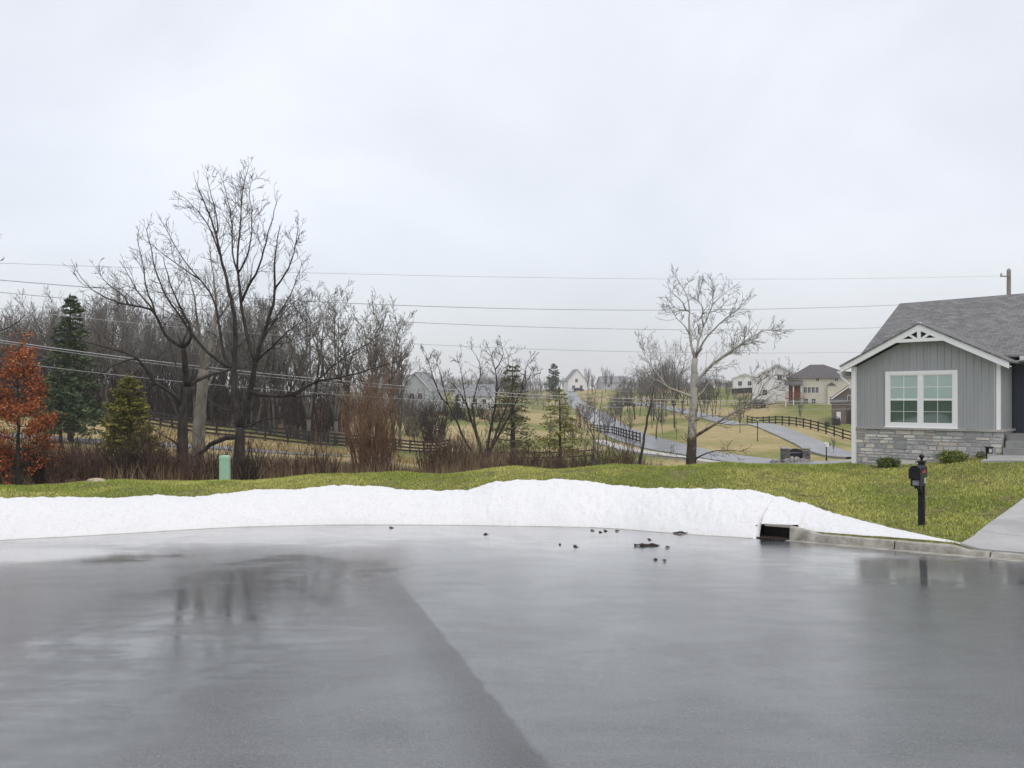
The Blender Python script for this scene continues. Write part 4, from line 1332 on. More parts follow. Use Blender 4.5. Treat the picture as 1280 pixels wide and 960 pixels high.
# --- dark crooked tree to its left
d = 28.5
T = Tree(22)
g = G(228, d); by = HY + (H - g[2]) / d * F
T.limb([(227, by + 4), (228, 575), (228, 555), (227, 530), (231, 508), (235, 482)], d, 0.25, 0.15, 0, 0.1)
T.limb([(235, 483), (232, 462), (230, 440), (229, 434)], d, 0.16, 0.085, -0.5, 0.2)
T.limb([(229, 436), (221, 430), (213, 428), (204, 419), (199, 400), (195, 390), (188, 384), (170, 383), (150, 379), (132, 373), (109, 358), (98, 342), (94, 335)], d, 0.085, 0.01, -2.0, 1.1, 1.4)
T.limb([(194, 389), (184, 378), (174, 369), (164, 352), (157, 338), (154, 328)], d, 0.05, 0.01, 1.0, 1.0, 1.1)
T.limb([(163, 383), (158, 373), (140, 359), (126, 346), (115, 330)], d, 0.05, 0.01, 1.6, 1.3, 1.1)
T.limb([(194, 389), (182, 360), (180, 330), (172, 305), (170, 285)], d, 0.045, 0.01, 1.2, 1.1, 1.3)
T.limb([(229, 436), (240, 426), (243, 416), (232, 398), (224, 380), (212, 355), (205, 330), (202, 310)], d, 0.08, 0.012, -1.4, 1.1, 1.5)
T.limb([(212, 427), (215, 440), (219, 455)], d, 0.05, 0.03, -0.8, 0.6, 0.9)
T.limb([(231, 508), (222, 494), (212, 488), (203, 484), (194, 483), (188, 472), (181, 456), (172, 446), (155, 440), (137, 435), (120, 432), (107, 426), (92, 424), (80, 423)], d, 0.10, 0.012, -1.8, 0.9, 1.2)
T.limb([(196, 483), (185, 485), (175, 490), (160, 495), (148, 490), (140, 480)], d, 0.055, 0.012, -1.0, 1.0, 0.9)
T.limb([(172, 446), (158, 450), (145, 456), (130, 464), (113, 475)], d, 0.05, 0.012, -1.0, 0.6, 0.8)
T.limb([(236, 483), (247, 475), (262, 469), (278, 465), (288, 462)], d, 0.10, 0.05, 1.2, 0.6, 1.0)
T.limb([(227, 530), (220, 515), (216, 503), (210, 492)], d, 0.09, 0.03, 1.0, 0.7, 0.9)
T.limb([(227, 560), (216, 551), (205, 545), (188, 532)], d, 0.06, 0.012, -1.2, 0.9, 0.9)
T.build('bare_tree', 'dark crooked bare tree with long low limbs reaching left', 'tree', g, M_bark_dark, M_twig_dark)

# --- pale trunk between them
d = 34.0
T = Tree(23)
g = G(244, d); by = HY + (H - g[2]) / d * F
T.limb([(242, by + 4), (246, 575), (248, 545), (250, 520), (251, 490), (255, 462)], d, 0.34, 0.22, 0, 0.1)
T.limb([(255, 464), (262, 435), (268, 408), (271, 380), (268, 350), (262, 320), (266, 295)], d, 0.15, 0.015, 2.0, 1.1, 1.9)
T.limb([(253, 470), (254, 440), (248, 412), (245, 380), (238, 350), (228, 330)], d, 0.13, 0.015, -1.0, 1.1, 1.8)
T.limb([(268, 408), (282, 385), (300, 365), (318, 340)], d, 0.08, 0.015, 2.5, 1.1, 1.6)
T.limb([(249, 415), (230, 395), (212, 372), (200, 350)], d, 0.07, 0.015, 2.0, 1.1, 1.5)
T.limb([(252, 500), (262, 480), (272, 455), (285, 430)], d, 0.09, 0.015, 2.0, 1.0, 1.5)
T.build('bare_tree', 'pale grey barked tree trunk standing between two dark bare trees', 'tree', g, M_bark_pale, M_twig_grey)

# --- sycamore, traced
M_syc = bpy.data.materials.new('sycamore_bark')
M_syc.use_nodes = True
t = M_syc.node_tree
b = t.nodes['Principled BSDF']; b.inputs['Roughness'].default_value = 0.8
co = t.nodes.new('ShaderNodeTexCoord')
n1_ = t.nodes.new('ShaderNodeTexNoise'); n1_.inputs['Scale'].default_value = 3.2; n1_.inputs['Detail'].default_value = 6; n1_.inputs['Roughness'].default_value = 0.65
mpn = t.nodes.new('ShaderNodeMapping'); mpn.inputs['Scale'].default_value = (1, 1, 0.6)
t.links.new(co.outputs['Object'], mpn.inputs['Vector']); t.links.new(mpn.outputs[0], n1_.inputs['Vector'])
sx = t.nodes.new('ShaderNodeSeparateXYZ'); t.links.new(co.outputs['Object'], sx.inputs[0])
mz = t.nodes.new('ShaderNodeMapRange'); mz.inputs['From Min'].default_value = 1.0; mz.inputs['From Max'].default_value = 4.2; mz.inputs['To Min'].default_value = -0.24; mz.inputs['To Max'].default_value = 0.16
t.links.new(sx.outputs['Z'], mz.inputs['Value'])
adn = t.nodes.new('ShaderNodeMath'); t.links.new(n1_.outputs[0], adn.inputs[0]); t.links.new(mz.outputs[0], adn.inputs[1])
rp = t.nodes.new('ShaderNodeValToRGB')
e = rp.color_ramp.elements
e[0].position, e[0].color = 0.40, (0.05, 0.04, 0.03, 1)
e[1].position, e[1].color = 0.60, (0.40, 0.39, 0.355, 1)
k = e.new(0.48); k.color = (0.17, 0.135, 0.095, 1)
t.links.new(adn.outputs[0], rp.inputs[0]); t.links.new(rp.outputs[0], b.inputs['Base Color'])

d = 40.0
T = Tree(24)
g = G(864, d); by = HY + (H - g[2]) / d * F
T.limb([(863, by + 4), (864, 575), (865, 545), (866, 520), (867, 495), (868, 470), (869, 448)], d, 0.33, 0.16, 0, 0.0)
T.limb([(869, 448), (865, 436), (861, 416), (862, 392), (862, 378), (856, 363), (850, 354), (845, 346), (839, 338)], d, 0.10, 0.013, 0.8, 1.35, 1.20)
T.limb([(861, 416), (855, 405), (849, 402), (846, 396), (840, 390), (837, 380)], d, 0.05, 0.01, -1.0, 1.50, 1.08)
T.limb([(862, 392), (857, 388), (849, 387), (838, 382), (826, 380)], d, 0.05, 0.01, 1.2, 1.80, 1.08)
T.limb([(858, 384), (852, 377), (845, 370), (835, 361), (837, 350)], d, 0.045, 0.01, -1.0, 1.80, 1.08)
T.limb([(869, 448), (873, 426), (879, 406), (888, 393), (893, 376), (892, 358), (886, 336)], d, 0.09, 0.012, 1.4, 1.50, 1.20)
T.limb([(878, 408), (878, 385), (873, 376), (869, 370), (874, 360), (880, 345)], d, 0.05, 0.01, -0.8, 1.80, 1.08)
T.limb([(892, 378), (898, 374), (904, 368), (914, 361), (926, 355)], d, 0.045, 0.01, 1.0, 1.95, 1.08)
T.limb([(888, 393), (898, 386), (908, 378), (916, 371)], d, 0.04, 0.01, -1.2, 1.95, 1.08)
T.limb([(870, 446), (873, 437), (886, 418), (904, 399), (915, 392), (924, 387), (935, 376), (939, 361)], d, 0.085, 0.012, -1.6, 1.65, 1.20)
T.limb([(867, 484), (873, 474), (887, 459), (900, 448), (912, 441), (931, 426), (941, 419), (952, 413), (962, 411), (974, 413), (983, 413)], d, 0.13, 0.012, -2.0, 2.25, 1.32)
T.limb([(900, 449), (914, 441), (926, 432), (938, 424), (950, 424)], d, 0.05, 0.012, 0.8, 2.10, 1.20)
T.limb([(871, 544), (890, 533), (911, 519), (931, 507), (948, 495), (964, 486), (983, 481), (987, 474), (994, 462)], d, 0.10, 0.012, -3.0, 1.80, 1.56)
T.limb([(948, 495), (955, 480), (970, 468), (976, 450)], d, 0.04, 0.01, -1.0, 1.95, 1.32)
T.limb([(866, 502), (856, 493), (845, 488), (832, 482), (820, 474), (800, 469)], d, 0.10, 0.012, -1.6, 1.65, 1.32)
T.limb([(832, 482), (826, 470), (815, 462), (806, 448), (800, 430), (797, 415)], d, 0.05, 0.01, 1.0, 1.80, 1.32)
T.limb([(864, 576), (872, 571), (883, 564), (900, 562), (924, 563), (938, 567)], d, 0.06, 0.012, -2.0, 1.35, 0.96)
T.limb([(863, 577), (855, 574), (845, 572), (831, 571), (811, 570)], d, 0.05, 0.01, -1.5, 1.50, 0.84)
T.limb([(865, 524), (860, 520), (854, 519), (844, 516), (830, 517)], d, 0.05, 0.01, -1.5, 1.50, 0.96)
T.limb([(867, 528), (874, 523), (884, 519), (897, 519), (912, 522)], d, 0.05, 0.01, -1.8, 1.50, 1.08)
T.limb([(864, 560), (860, 552), (854, 549)], d, 0.05, 0.02, -0.8, 0.90, 0.72)
T.limb([(867, 500), (876, 492), (884, 480), (896, 470)], d, 0.04, 0.01, 1.5, 1.50, 1.08)
T.build('sycamore_tree', 'white barked sycamore with mottled brown base beyond the lawn crest', 'tree', g, M_syc, M_twig_pale)

# --- leaning sapling left of it
d = 41.0
T = Tree(25)
g = G(800, d); by = HY + (H - g[2]) / d * F
T.limb([(798, by + 3), (801, 568), (806, 542), (811, 517), (815, 502)], d, 0.09, 0.05, 0, 0.3, 0.7)
T.limb([(815, 504), (817, 485), (822, 465), (824, 445)], d, 0.04, 0.01, 0.4, 1.4, 1.1)
T.limb([(812, 512), (802, 500), (796, 485), (800, 470)], d, 0.03, 0.01, -0.5, 1.4, 0.9)
T.build('leaning_sapling', 'thin dark leaning sapling between red brush and the white sycamore', 'tree', g, M_bark_dark, M_twig_grey)

# --- wide multi stem tree
d = 44.0
T = Tree(26)
g = G(606, d); by = HY + (H - g[2]) / d * F
T.limb([(606, by + 4), (606, 585), (607, 574)], d, 0.30, 0.24, 0, 0)
T.limb([(603, 580), (583, 556), (569, 522), (559, 506), (557, 490), (550, 466), (544, 448)], d, 0.12, 0.012, 1.0, 0.8, 1.3)
T.limb([(559, 507), (544, 485), (541, 466), (533, 447), (530, 430)], d, 0.07, 0.012, -1.5, 1.0, 1.3)
T.limb([(605, 576), (601, 562), (591, 530), (583, 507), (580, 494), (578, 466), (572, 450)], d, 0.12, 0.012, -1.5, 0.8, 1.3)
T.limb([(605, 576), (602, 564), (595, 539), (589, 504), (597, 483), (602, 466), (601, 453), (592, 440), (586, 430)], d, 0.12, 0.012, 1.5, 0.9, 1.4)
T.limb([(607, 576), (612, 541), (617, 522), (621, 494), (622, 474), (618, 455), (612, 440), (608, 424)], d, 0.13, 0.012, -0.5, 0.9, 1.5)
T.limb([(620, 462), (625, 452), (630, 444), (626, 430), (623, 420)], d, 0.05, 0.01, 0.8, 1.2, 1.1)
T.limb([(608, 574), (614, 560), (625, 530), (636, 500), (642, 482), (647, 464), (650, 445)], d, 0.12, 0.012, 1.2, 0.9, 1.3)
T.limb([(608, 574), (617, 556), (636, 522), (645, 503), (651, 489), (658, 477), (666, 466), (674, 453)], d, 0.11, 0.012, -1.5, 0.9, 1.3)
T.limb([(652, 487), (656, 465), (662, 448), (668, 438)], d, 0.05, 0.01, 1.0, 1.2, 1.1)
T.limb([(584, 508), (574, 488), (560, 475), (552, 460)], d, 0.05, 0.01, 1.0, 1.2, 1.1)
T.limb([(621, 490), (632, 470), (636, 450), (634, 432)], d, 0.05, 0.01, 1.0, 1.2, 1.1)
T.build('bare_tree', 'wide many stemmed bare tree spreading like a fan beyond the brush', 'tree', g, M_bark_dark, M_twig_dark)

# --- tree outside the frame whose limb reaches in on the left
d = 25.0
T = Tree(27)
g = G(-95, d); by = HY + (H - g[2]) / d * F
T.limb([(-95, by + 4), (-92, 560), (-90, 500), (-86, 440)], d, 0.25, 0.17, 0, 0.2)
T.limb([(-86, 442), (-60, 425), (-30, 418), (0, 415), (14, 409), (26, 400), (36, 390)], d, 0.06, 0.008, -1, 0.5, 0.5)
T.limb([(-86, 440), (-70, 400), (-50, 350), (-30, 320), (-12, 300), (0, 290)], d, 0.10, 0.012, 0.5, 1.0, 0.8)
T.limb([(-86, 440), (-90, 380), (-100, 320), (-95, 250)], d, 0.12, 0.012, 0.5, 0.9, 1.3)
T.limb([(-40, 335), (-20, 335), (-4, 330), (2, 322)], d, 0.04, 0.008, 0.5, 1.2, 0.6)
T.build('bare_tree', 'bare tree at the left edge whose thin limbs reach into view', 'tree', g, M_bark_dark, M_twig_dark)

# --- thin twin stem sapling with a few leaves
M_tanleaf = material('tan_dead_leaves', (0.22, 0.15, 0.11), (0.46, 0.36, 0.28), rough=0.8, island=True)
d = 41.0
T = Tree(28)
g = G(744, d); by = HY + (H - g[2]) / d * F
T.limb([(742, by + 3), (742, 560), (743, 530), (744, 500), (744, 470)], d, 0.08, 0.012, 0, 1.0, 0.9)
T.limb([(746, by + 3), (747, 560), (749, 535), (750, 510), (753, 488), (757, 478)], d, 0.07, 0.012, 0.3, 1.0, 0.9, attach=False)
T.limb([(743, 545), (732, 528), (724, 515), (720, 505)], d, 0.04, 0.01, -0.8, 1.6, 0.8)
T.limb([(743, 552), (735, 542), (728, 535), (722, 528)], d, 0.04, 0.01, 0.8, 1.6, 0.8)
r = T.build('leafy_sapling', 'slim twin stemmed sapling holding some tan dead leaves', 'tree', g, M_bark_grey, M_twig_grey)
m = MB(); q = np.random.RandomState(3)
sg = np.array([s_ for s_ in T.seg])
sel = sg[q.randint(0, len(sg), 300)][:, 3:6]
sel = sel[sel[:, 0] < (746 - CX) / F * d]
a_ = q.normal(size=(len(sel), 3)) * 0.035; b_ = q.normal(size=(len(sel), 3)) * 0.03
m.flakes(sel, a_, b_); m.build('leaves', M_tanleaf, r, g)

# ------------------------------------------------------------------ woods: a few kinds, many trees
def wood_proto(seed, Ht, kind, mt, mc, lab, grp, rmin=0.014):
    T = Tree(seed)
    q = T.q
    r = 0.0105 * Ht + 0.03
    if kind == 'tall':
        T.grow(np.array((0, 0, -0.3)), np.array((q.normal() * .05, q.normal() * .05, 1.0)), Ht, r, 0, 3, 0.16, 0.10, (25, 52), 1.5, 1, rmin, (0.24, 0.48), 0.3)
    elif kind == 'round':
        base = np.array((0, 0, -0.3)); top = np.array((q.normal() * .3, q.normal() * .3, Ht * .24))
        T.limbs.append(([base, (base + top) / 2 + T.rnd() * .1, top], [r, r * .85, r * .8]))
        for i in range(6):
            a = i * 2 * pi / 6 + q.normal() * .3
            e = q.uniform(0.35, 0.75)
            T.grow(top - np.array((0, 0, q.rand() * Ht * .05)), unit(np.array((cos(a) * e, sin(a) * e, 1))), Ht * q.uniform(.5, .74), r * .55, 1, 4, 0.08, 0.15, (25, 58), 0.95, 2, rmin, (0.35, 0.6), 0.15)
    elif kind == 'fork':
        base = np.array((0, 0, -0.3)); top = np.array((0, 0, Ht * .16))
        T.limbs.append(([base, top], [r, r * .85]))
        for i in range(3):
            a = i * 2.1 + q.rand()
            T.grow(top, unit(np.array((cos(a) * .28, sin(a) * .28, 1))), Ht * q.uniform(.7, .84), r * .6, 0, 3, 0.14, 0.12, (22, 52), 1.4, 1, rmin, (0.25, 0.5), 0.22)
    elif kind == 'upright':       # ornamental pear: tight vertical branches
        base = np.array((0, 0, -0.3)); top = np.array((0, 0, Ht * .2))
        T.limbs.append(([base, top], [r, r * .8]))
        for i in range(12):
            a = i * 2.4
            e = q.uniform(0.05, 0.33)
            T.grow(top + np.array((0, 0, q.rand() * Ht * .15)), unit(np.array((cos(a) * e, sin(a) * e, 1))), Ht * q.uniform(.5, .72), r * .3, 1, 3, 0.16, 0.08, (14, 32), 1.3, 1, rmin, (0.25, 0.45), 0.1)
    root = T.build('bare_tree', lab, 'tree', (0, 0, 0), mt, mc, grp, sides=5, trunk_r=0.045)
    root['h'] = Ht
    return root
def drop_proto(root):
    for c in list(root.children):
        bpy.data.objects.remove(c)
    bpy.data.objects.remove(root)
M_trunk_far = material('far_grey_bark', (0.045, 0.04, 0.036), (0.10, 0.09, 0.08), rough=0.95, scale=2)
protos = [wood_proto(41, 15, 'tall', M_trunk_far, M_twig_far, 'x', None), wood_proto(42, 15, 'fork', M_trunk_far, M_twig_far, 'x', None), wood_proto(43, 14, 'round', M_trunk_far, M_twig_far, 'x', None),
          wood_proto(44, 15, 'tall', M_bark_grey, M_twig_grey, 'x', None), wood_proto(45, 15, 'fork', M_bark_grey, M_twig_grey, 'x', None), wood_proto(46, 13, 'round', M_bark_grey, M_twig_grey, 'x', None),
          wood_proto(47, 8, 'upright', M_trunk_far, M_twig_far, 'x', None)]
PH_ = [max(float(v.co.z) for c in p_.children for v in c.data.vertices) for p_ in protos]
rq = random.Random(77)
def plant(i, px, d, ytop, lab, grp, name='bare_tree', wide=1.0):
    g = G(px, d)
    top = H - (ytop - HY) / F * d
    h = max(top - g[2], 1.5)
    s_ = h / PH_[i]
    o = dup(protos[i], g, rq.uniform(0, 6.28), (s_ * wide, s_ * wide, s_), lab, grp)
    o.name = name
    if 'h' in o: del o['h']
    return o
LW = 'bare grey brown tree in the dense woods behind the black fence'
def skyline(px):
    return np.interp(px, [-60, 0, 60, 110, 160, 200, 260, 330, 360, 385, 420, 460, 500, 520, 545], [395, 378, 362, 352, 345, 365, 372, 350, 360, 366, 372, 372, 380, 420, 465])
for k in range(74):                       # front rows of the woods
    px = -50 + 405 * (k + rq.random()) / 74
    d = rq.uniform(82, 118)
    plant(rq.choice((0, 0, 1, 1, 2, 3, 4)), px, d, float(skyline(px)) + rq.uniform(0, 26) + (d - 82) * 0.2, LW, 'woods on the left', wide=rq.uniform(.85, 1.15))
for k in range(44):                       # a lower, farther row closing the gaps
    px = -60 + 440 * (k + rq.random()) / 44
    d = rq.uniform(125, 165)
    plant(rq.choice((0, 1, 2, 4)), px, d, 398 + rq.uniform(0, 45), LW, 'woods on the left', wide=1.25)
LG = 'tall pale grey bare tree in the open grove right of the tallest tree'
for px, d, yt, i in ((372, 88, 372, 3), (386, 84, 362, 4), (399, 92, 380, 0), (420, 86, 360, 4), (436, 92, 372, 3), (462, 88, 378, 4), (474, 86, 368, 3), (492, 90, 374, 3), (500, 95, 400, 4)):
    plant(i, px, d, yt - 10, LG, 'open grove of pale trees', wide=1.3)
LM = 'hazy grey tree in the far tree belt behind the tan field'
for k in range(30):
    px = 505 + 210 * (k + rq.random()) / 30
    d = rq.uniform(205, 270)
    plant(rq.choice((1, 2, 2, 5)), px, d, np.interp(px, [500, 560, 610, 640, 680, 720], [482, 466, 452, 456, 476, 484]) + rq.uniform(0, 14), LM, 'far tree belt', wide=1.3)
for px, d, yt, i, lab in ((820, 92, 432, 5, 'dark bare tree left behind the white sycamore beside the street'), (843, 112, 415, 2, 'thick trunked dark bare tree just left behind the white sycamore'),
                          (826, 130, 420, 2, 'dark round bare tree with stout trunk farther left behind the sycamore'), (800, 150, 455, 0, 'bare tree at the left end of the clump behind the leaning sapling')):
    plant(i, px, d, yt, lab, None, wide=0.8)
LB = 'grey bare tree in the hazy clump behind the white sycamore'
for k in range(32):
    px = 765 + 165 * (k + rq.random()) / 32
    d = rq.uniform(135, 205)
    plant(rq.choice((0, 1, 2, 5)), px, d, np.interp(px, [770, 800, 860, 900, 920], [478, 452, 452, 462, 476]) + rq.uniform(0, 14), LB, 'clump behind the sycamore', wide=1.2)
LS = 'slim bare tree on the verge of the far street left of the sycamore'
for px, d, yt in ((688, 92, 505), (706, 110, 492), (716, 84, 520), (727, 100, 500), (735, 120, 488), (758, 88, 505), (768, 108, 490), (776, 132, 478), (786, 92, 508), (828, 100, 500), (815, 118, 488), (845, 90, 520)):
    plant(rq.choice((0, 1, 3)), px, d, yt, LS, 'verge trees by the far street', wide=1.25)
LR = 'small bare tree on the skyline at the top of the far street'
for px, d, yt in ((676, 300, 478), (708, 345, 472), (735, 300, 458), (741, 310, 466), (757, 290, 457), (764, 295, 462), (780, 290, 470), (895, 300, 474), (910, 310, 478), (938, 290, 472), (952, 300, 470)):
    plant(6, px, d, yt, LR, 'skyline trees')
for px, d, yt, lab in ((925, 93, 500, 'young staked tree on the grass wedge between the two streets'), (1000, 116, 492, 'young vase shaped bare tree on the slope below the cream house'),
                       (1042, 70, 545, 'tiny bare sapling beside the white topped mailbox by the street')):
    plant(6, px, d, yt, lab, None, 'young_tree', wide=0.85)
for p_ in protos:
    drop_proto(p_)

# ------------------------------------------------------------------ evergreens
M_spruce = material('blue_green_needles', (0.026, 0.048, 0.022), (0.13, 0.165, 0.065), rough=0.75, island=True, c3=(0.06, 0.092, 0.042))
M_cedar = material('olive_needles', (0.075, 0.085, 0.018), (0.33, 0.28, 0.065), rough=0.8, island=True, c3=(0.17, 0.17, 0.038))
M_pine = material('yellow_green_needles', (0.12, 0.125, 0.03), (0.33, 0.30, 0.09), rough=0.8, island=True, c3=(0.21, 0.205, 0.05))
M_pine2 = material('grey_green_needles', (0.075, 0.082, 0.036), (0.20, 0.19, 0.085), rough=0.8, island=True, c3=(0.13, 0.135, 0.058))
def conifer(name, lab, g, Ht, rad, seed, mat, mbark, whorls, per, first, droop, size, dens, shape=0.9, trunk=None):
    q = np.random.RandomState(seed)
    root = thing(name, lab, 'tree', g)
    tr_, fo, br = MB(), MB(), []
    rt = trunk or 0.018 * Ht + 0.03
    tr_.tube([(0, 0, -0.4), (q.normal() * .05, 0, Ht * .5), (0, 0, Ht)], [rt, rt * .6, 0.012], 7)
    C, A, B = [], [], []
    for w in range(whorls):
        f = (w + q.rand() * .7) / whorls
        for k in range(per):
            fz = min(0.985, max(0, f + q.normal() * .05 * (1.15 - f)))
            z = Ht * (first + (0.985 - first) * fz)
            a = q.uniform(0, 2 * pi)
            L = rad * (1 - f) ** shape * q.uniform(0.6, 1.12) + 0.05 * rad
            p0 = np.array((0, 0, z)); d_ = np.array((cos(a), sin(a), 0))
            mid = p0 + d_ * L * .55 + np.array((0, 0, droop * L * .5 + .08 * L)); end = p0 + d_ * L + np.array((0, 0, droop * L))
            br += [(*p0, *mid, 0.006 * L + .008, 0.005 * L + 0.005), (*mid, *end, 0.005 * L + .005, 0.004)]
            n = int(dens * L) + 3
            t = q.rand(n) ** 0.7
            t = 0.18 + 0.86 * t
            c = p0 + (mid - p0) * np.minimum(t / .55, 1)[:, None] + (end - mid) * np.clip((t - .55) / .45, 0, 1.1)[:, None]
            side = np.array((-sin(a), cos(a), 0))
            wdt = 0.30 * L * (1.1 - np.abs(t - .5))
            c = c + side * (q.normal(size=n) * wdt * .55)[:, None] + np.array((0, 0, 1)) * (q.normal(size=n) * 0.05 * L + 0.02)[:, None]
            s_ = size * q.uniform(.6, 1.3, (n, 1))
            ax_ = d_ * .7 + side * q.normal(size=(n, 1)) * .8 + np.array((0, 0, 1)) * q.normal(.15, .4, size=(n, 1))
            ax_ /= np.linalg.norm(ax_, axis=1)[:, None]
            bx = np.cross(ax_, q.normal(size=(n, 3))); bx /= np.linalg.norm(bx, axis=1)[:, None] + 1e-9
            C.append(c); A.append(ax_ * s_); B.append(bx * s_ * .32)
    fo.flakes(np.concatenate(C), np.concatenate(A), np.concatenate(B))
    tr_.segs(br, 4)
    tr_.build('trunk', mbark, root)
    fo.build('crown', mat, root)
    return root
def con(name, lab, px, d, ytop, wpx, seed, mat, **kw):
    g = G(px, d)
    Ht = H - (ytop - HY) / F * d - g[2]
    return conifer(name, lab, g, Ht, wpx / F * d / 2, seed, mat, M_bark_dark, **kw)
con('spruce_tree', 'tall dark green spruce at the left edge of the woods', 88, 58, 366, 84, 5, M_spruce, whorls=30, per=7, first=0.08, droop=-0.12, size=0.17, dens=34, shape=0.62)
con('cedar_tree', 'short olive green cedar in front of the dark woods', 161, 36, 468, 68, 6, M_cedar, whorls=34, per=8, first=0.05, droop=0.35, size=0.10, dens=48, shape=0.55)
con('pine_tree', 'sparse yellow green pine with layered boughs beside the twin stemmed sapling', 699, 54, 484, 66, 7, M_pine, whorls=14, per=6, first=0.22, droop=-0.02, size=0.12, dens=22, shape=0.6)
con('pine_tree', 'grey green pine with black lower trunk behind the fan shaped tree', 641, 58, 452, 70, 8, M_pine2, whorls=17, per=6, first=0.18, droop=-0.05, size=0.13, dens=24, shape=0.5, trunk=0.26)
con('spruce_tree', 'hazy dark conifer on the skyline left of the far white gable', 692, 290, 455, 22, 9, M_spruce, whorls=16, per=6, first=0.05, droop=0.5, size=0.5, dens=7, shape=0.5)
con('spruce_tree', 'small dark conifer far behind the fan shaped tree', 572, 150, 492, 16, 10, M_spruce, whorls=14, per=6, first=0.05, droop=-0.1, size=0.25, dens=20, shape=0.8)
con('spruce_tree', 'low dark conifer leaning over the road at the foot of the tall spruce', 76, 52, 460, 66, 15, M_spruce, whorls=10, per=7, first=0.25, droop=-0.1, size=0.18, dens=36, shape=0.35)

# --- rust coloured oak
M_rust_leaf = material('rust_leaves', (0.17, 0.036, 0.012), (0.55, 0.20, 0.065), rough=0.75, island=True, c3=(0.29, 0.075, 0.02))
d = 25.0
T = Tree(31)
g = G(24, d); by = HY + (H - g[2]) / d * F
T.limb([(23, by + 4), (23, 560), (23, 520), (22, 480), (21, 445)], d, 0.09, 0.012, 0, 0.0)
for k in range(34):
    y0 = 600 - 155 * k / 34 + rq.uniform(-4, 4)
    s_ = rq.choice((-1, 1))
    ln = rq.uniform(0.5, 1.0) * (12 + 40 * min(1, max(0.06, (y0 - 440) / 120)))
    T.limb([(23, y0), (23 + s_ * ln * .5, y0 - 6), (23 + s_ * ln, y0 - 10 - rq.uniform(0, 8))], d, 0.02, 0.006, rq.uniform(-1.3, 1.3), 3.0, 0.45, maxlvl=2)
r = T.build('oak_tree', 'young oak holding rust orange leaves at the left edge', 'tree', g, M_bark_dark, M_twig_dark)
q = np.random.RandomState(9)
sg = np.array(T.seg)
kk = q.randint(0, len(sg), 11000)
u_ = q.rand(len(kk), 1)
c = sg[kk, :3] * (1 - u_) + sg[kk, 3:6] * u_ + q.normal(size=(len(kk), 3)) * 0.11
lf = fbm(c[:, 0] * 2.2 + 5, c[:, 2] * 2.2)
c = c[(lf + q.uniform(-.12, .12, len(c)) > 0.43)]
a_ = q.normal(size=(len(c), 3)); a_ /= np.linalg.norm(a_, axis=1)[:, None]
b_ = np.cross(a_, q.normal(size=(len(c), 3))); b_ /= np.linalg.norm(b_, axis=1)[:, None]
s_ = q.uniform(0.026, 0.058, (len(c), 1))
m = MB(); m.flakes(c, a_ * s_, b_ * s_ * .6); m.build('leaves', M_rust_leaf, r, g)

# ------------------------------------------------------------------ shrubs and brush
M_br1 = material('dark_brown_brush', (0.020, 0.014, 0.011), (0.058, 0.038, 0.028), rough=0.9, scale=1.5)
M_br2 = material('red_brown_brush', (0.050, 0.030, 0.022), (0.12, 0.072, 0.050), rough=0.9, scale=1.5)
M_br3 = material('tan_brush', (0.14, 0.098, 0.065), (0.27, 0.195, 0.13), rough=0.9, scale=1.5)
M_willow = material('orange_brown_twigs', (0.14, 0.080, 0.050), (0.26, 0.150, 0.090), rough=0.9, scale=1.5)
def bush_proto(seed, Ht, rad, stems, mat, up=0.18, lvl=3, rmin=0.0065, arch_=0.25):
    T = Tree(seed)
    q = T.q
    for i in range(stems):
        a = q.uniform(0, 2 * pi); rr = rad * 0.35 * sqrt(q.rand())
        p = np.array((cos(a) * rr, sin(a) * rr, -0.1))
        e = q.uniform(0, arch_ * 2.2)
        T.grow(p, unit(np.array((cos(a) * e, sin(a) * e, 1))), Ht * q.uniform(.7, 1.25), q.uniform(.010, .022) * Ht / 2 + 0.004, 1, lvl, up, 0.15, (15, 42), 0.8, 0, rmin, (0.25, 0.5), 0.1)
    return T, mat
def bush(name, lab, cat, grp, seed, Ht, rad, stems, mat, **kw):
    T, mt = bush_proto(seed, Ht, rad, stems, mat, **kw)
    root = thing(name, lab, cat, (0, 0, 0), 0, grp)
    c = MB()
    for pts, r_ in T.limbs: c.tube(pts, r_, 4)
    c.segs(T.seg)
    c.build('stems', mt, root)
    return root
b1 = bush('brush_shrub', 'x', 'shrub', None, 61, 2.0, 0.9, 26, M_br1)
b2 = bush('brush_shrub', 'x', 'shrub', None, 62, 2.0, 0.9, 26, M_br2)
b3 = bush('brush_shrub', 'x', 'shrub', None, 63, 2.0, 0.8, 24, M_br3)
b4 = bush('brush_shrub', 'x', 'shrub', None, 64, 2.0, 0.9, 22, M_br1)
LBR = 'leafless brown shrub in the thicket along the back edge of the lawn'
for k in range(66):
    px = -40 + 600 * (k + rq.random()) / 66
    d = rq.uniform(24.8, 31) if px < 420 else rq.uniform(27, 36)
    g = G(px, d)
    if 250 < px < 580 and rq.random() < 0.35:
        continue
    ymax = np.interp(px, [-40, 60, 120, 250, 330, 420, 500, 560], [530, 550, 547, 548, 555, 556, 560, 562]) + rq.uniform(-6, 24)
    h = max(0.8, H - (ymax - HY) / F * d - g[2])
    pr = rq.choice((b1, b1, b4, b2, b2)) if px < 380 else rq.choice((b2, b3, b3, b1, b2))
    o = dup(pr, g, rq.uniform(0, 6.28), (rq.uniform(.8, 1.15) * (0.55 + h / 4.5), rq.uniform(.8, 1.15) * (0.55 + h / 4.5), h / 2.0), LBR, 'thicket along the lawn')
LBR2 = 'leafless brown shrub on the slope below the fan shaped tree'
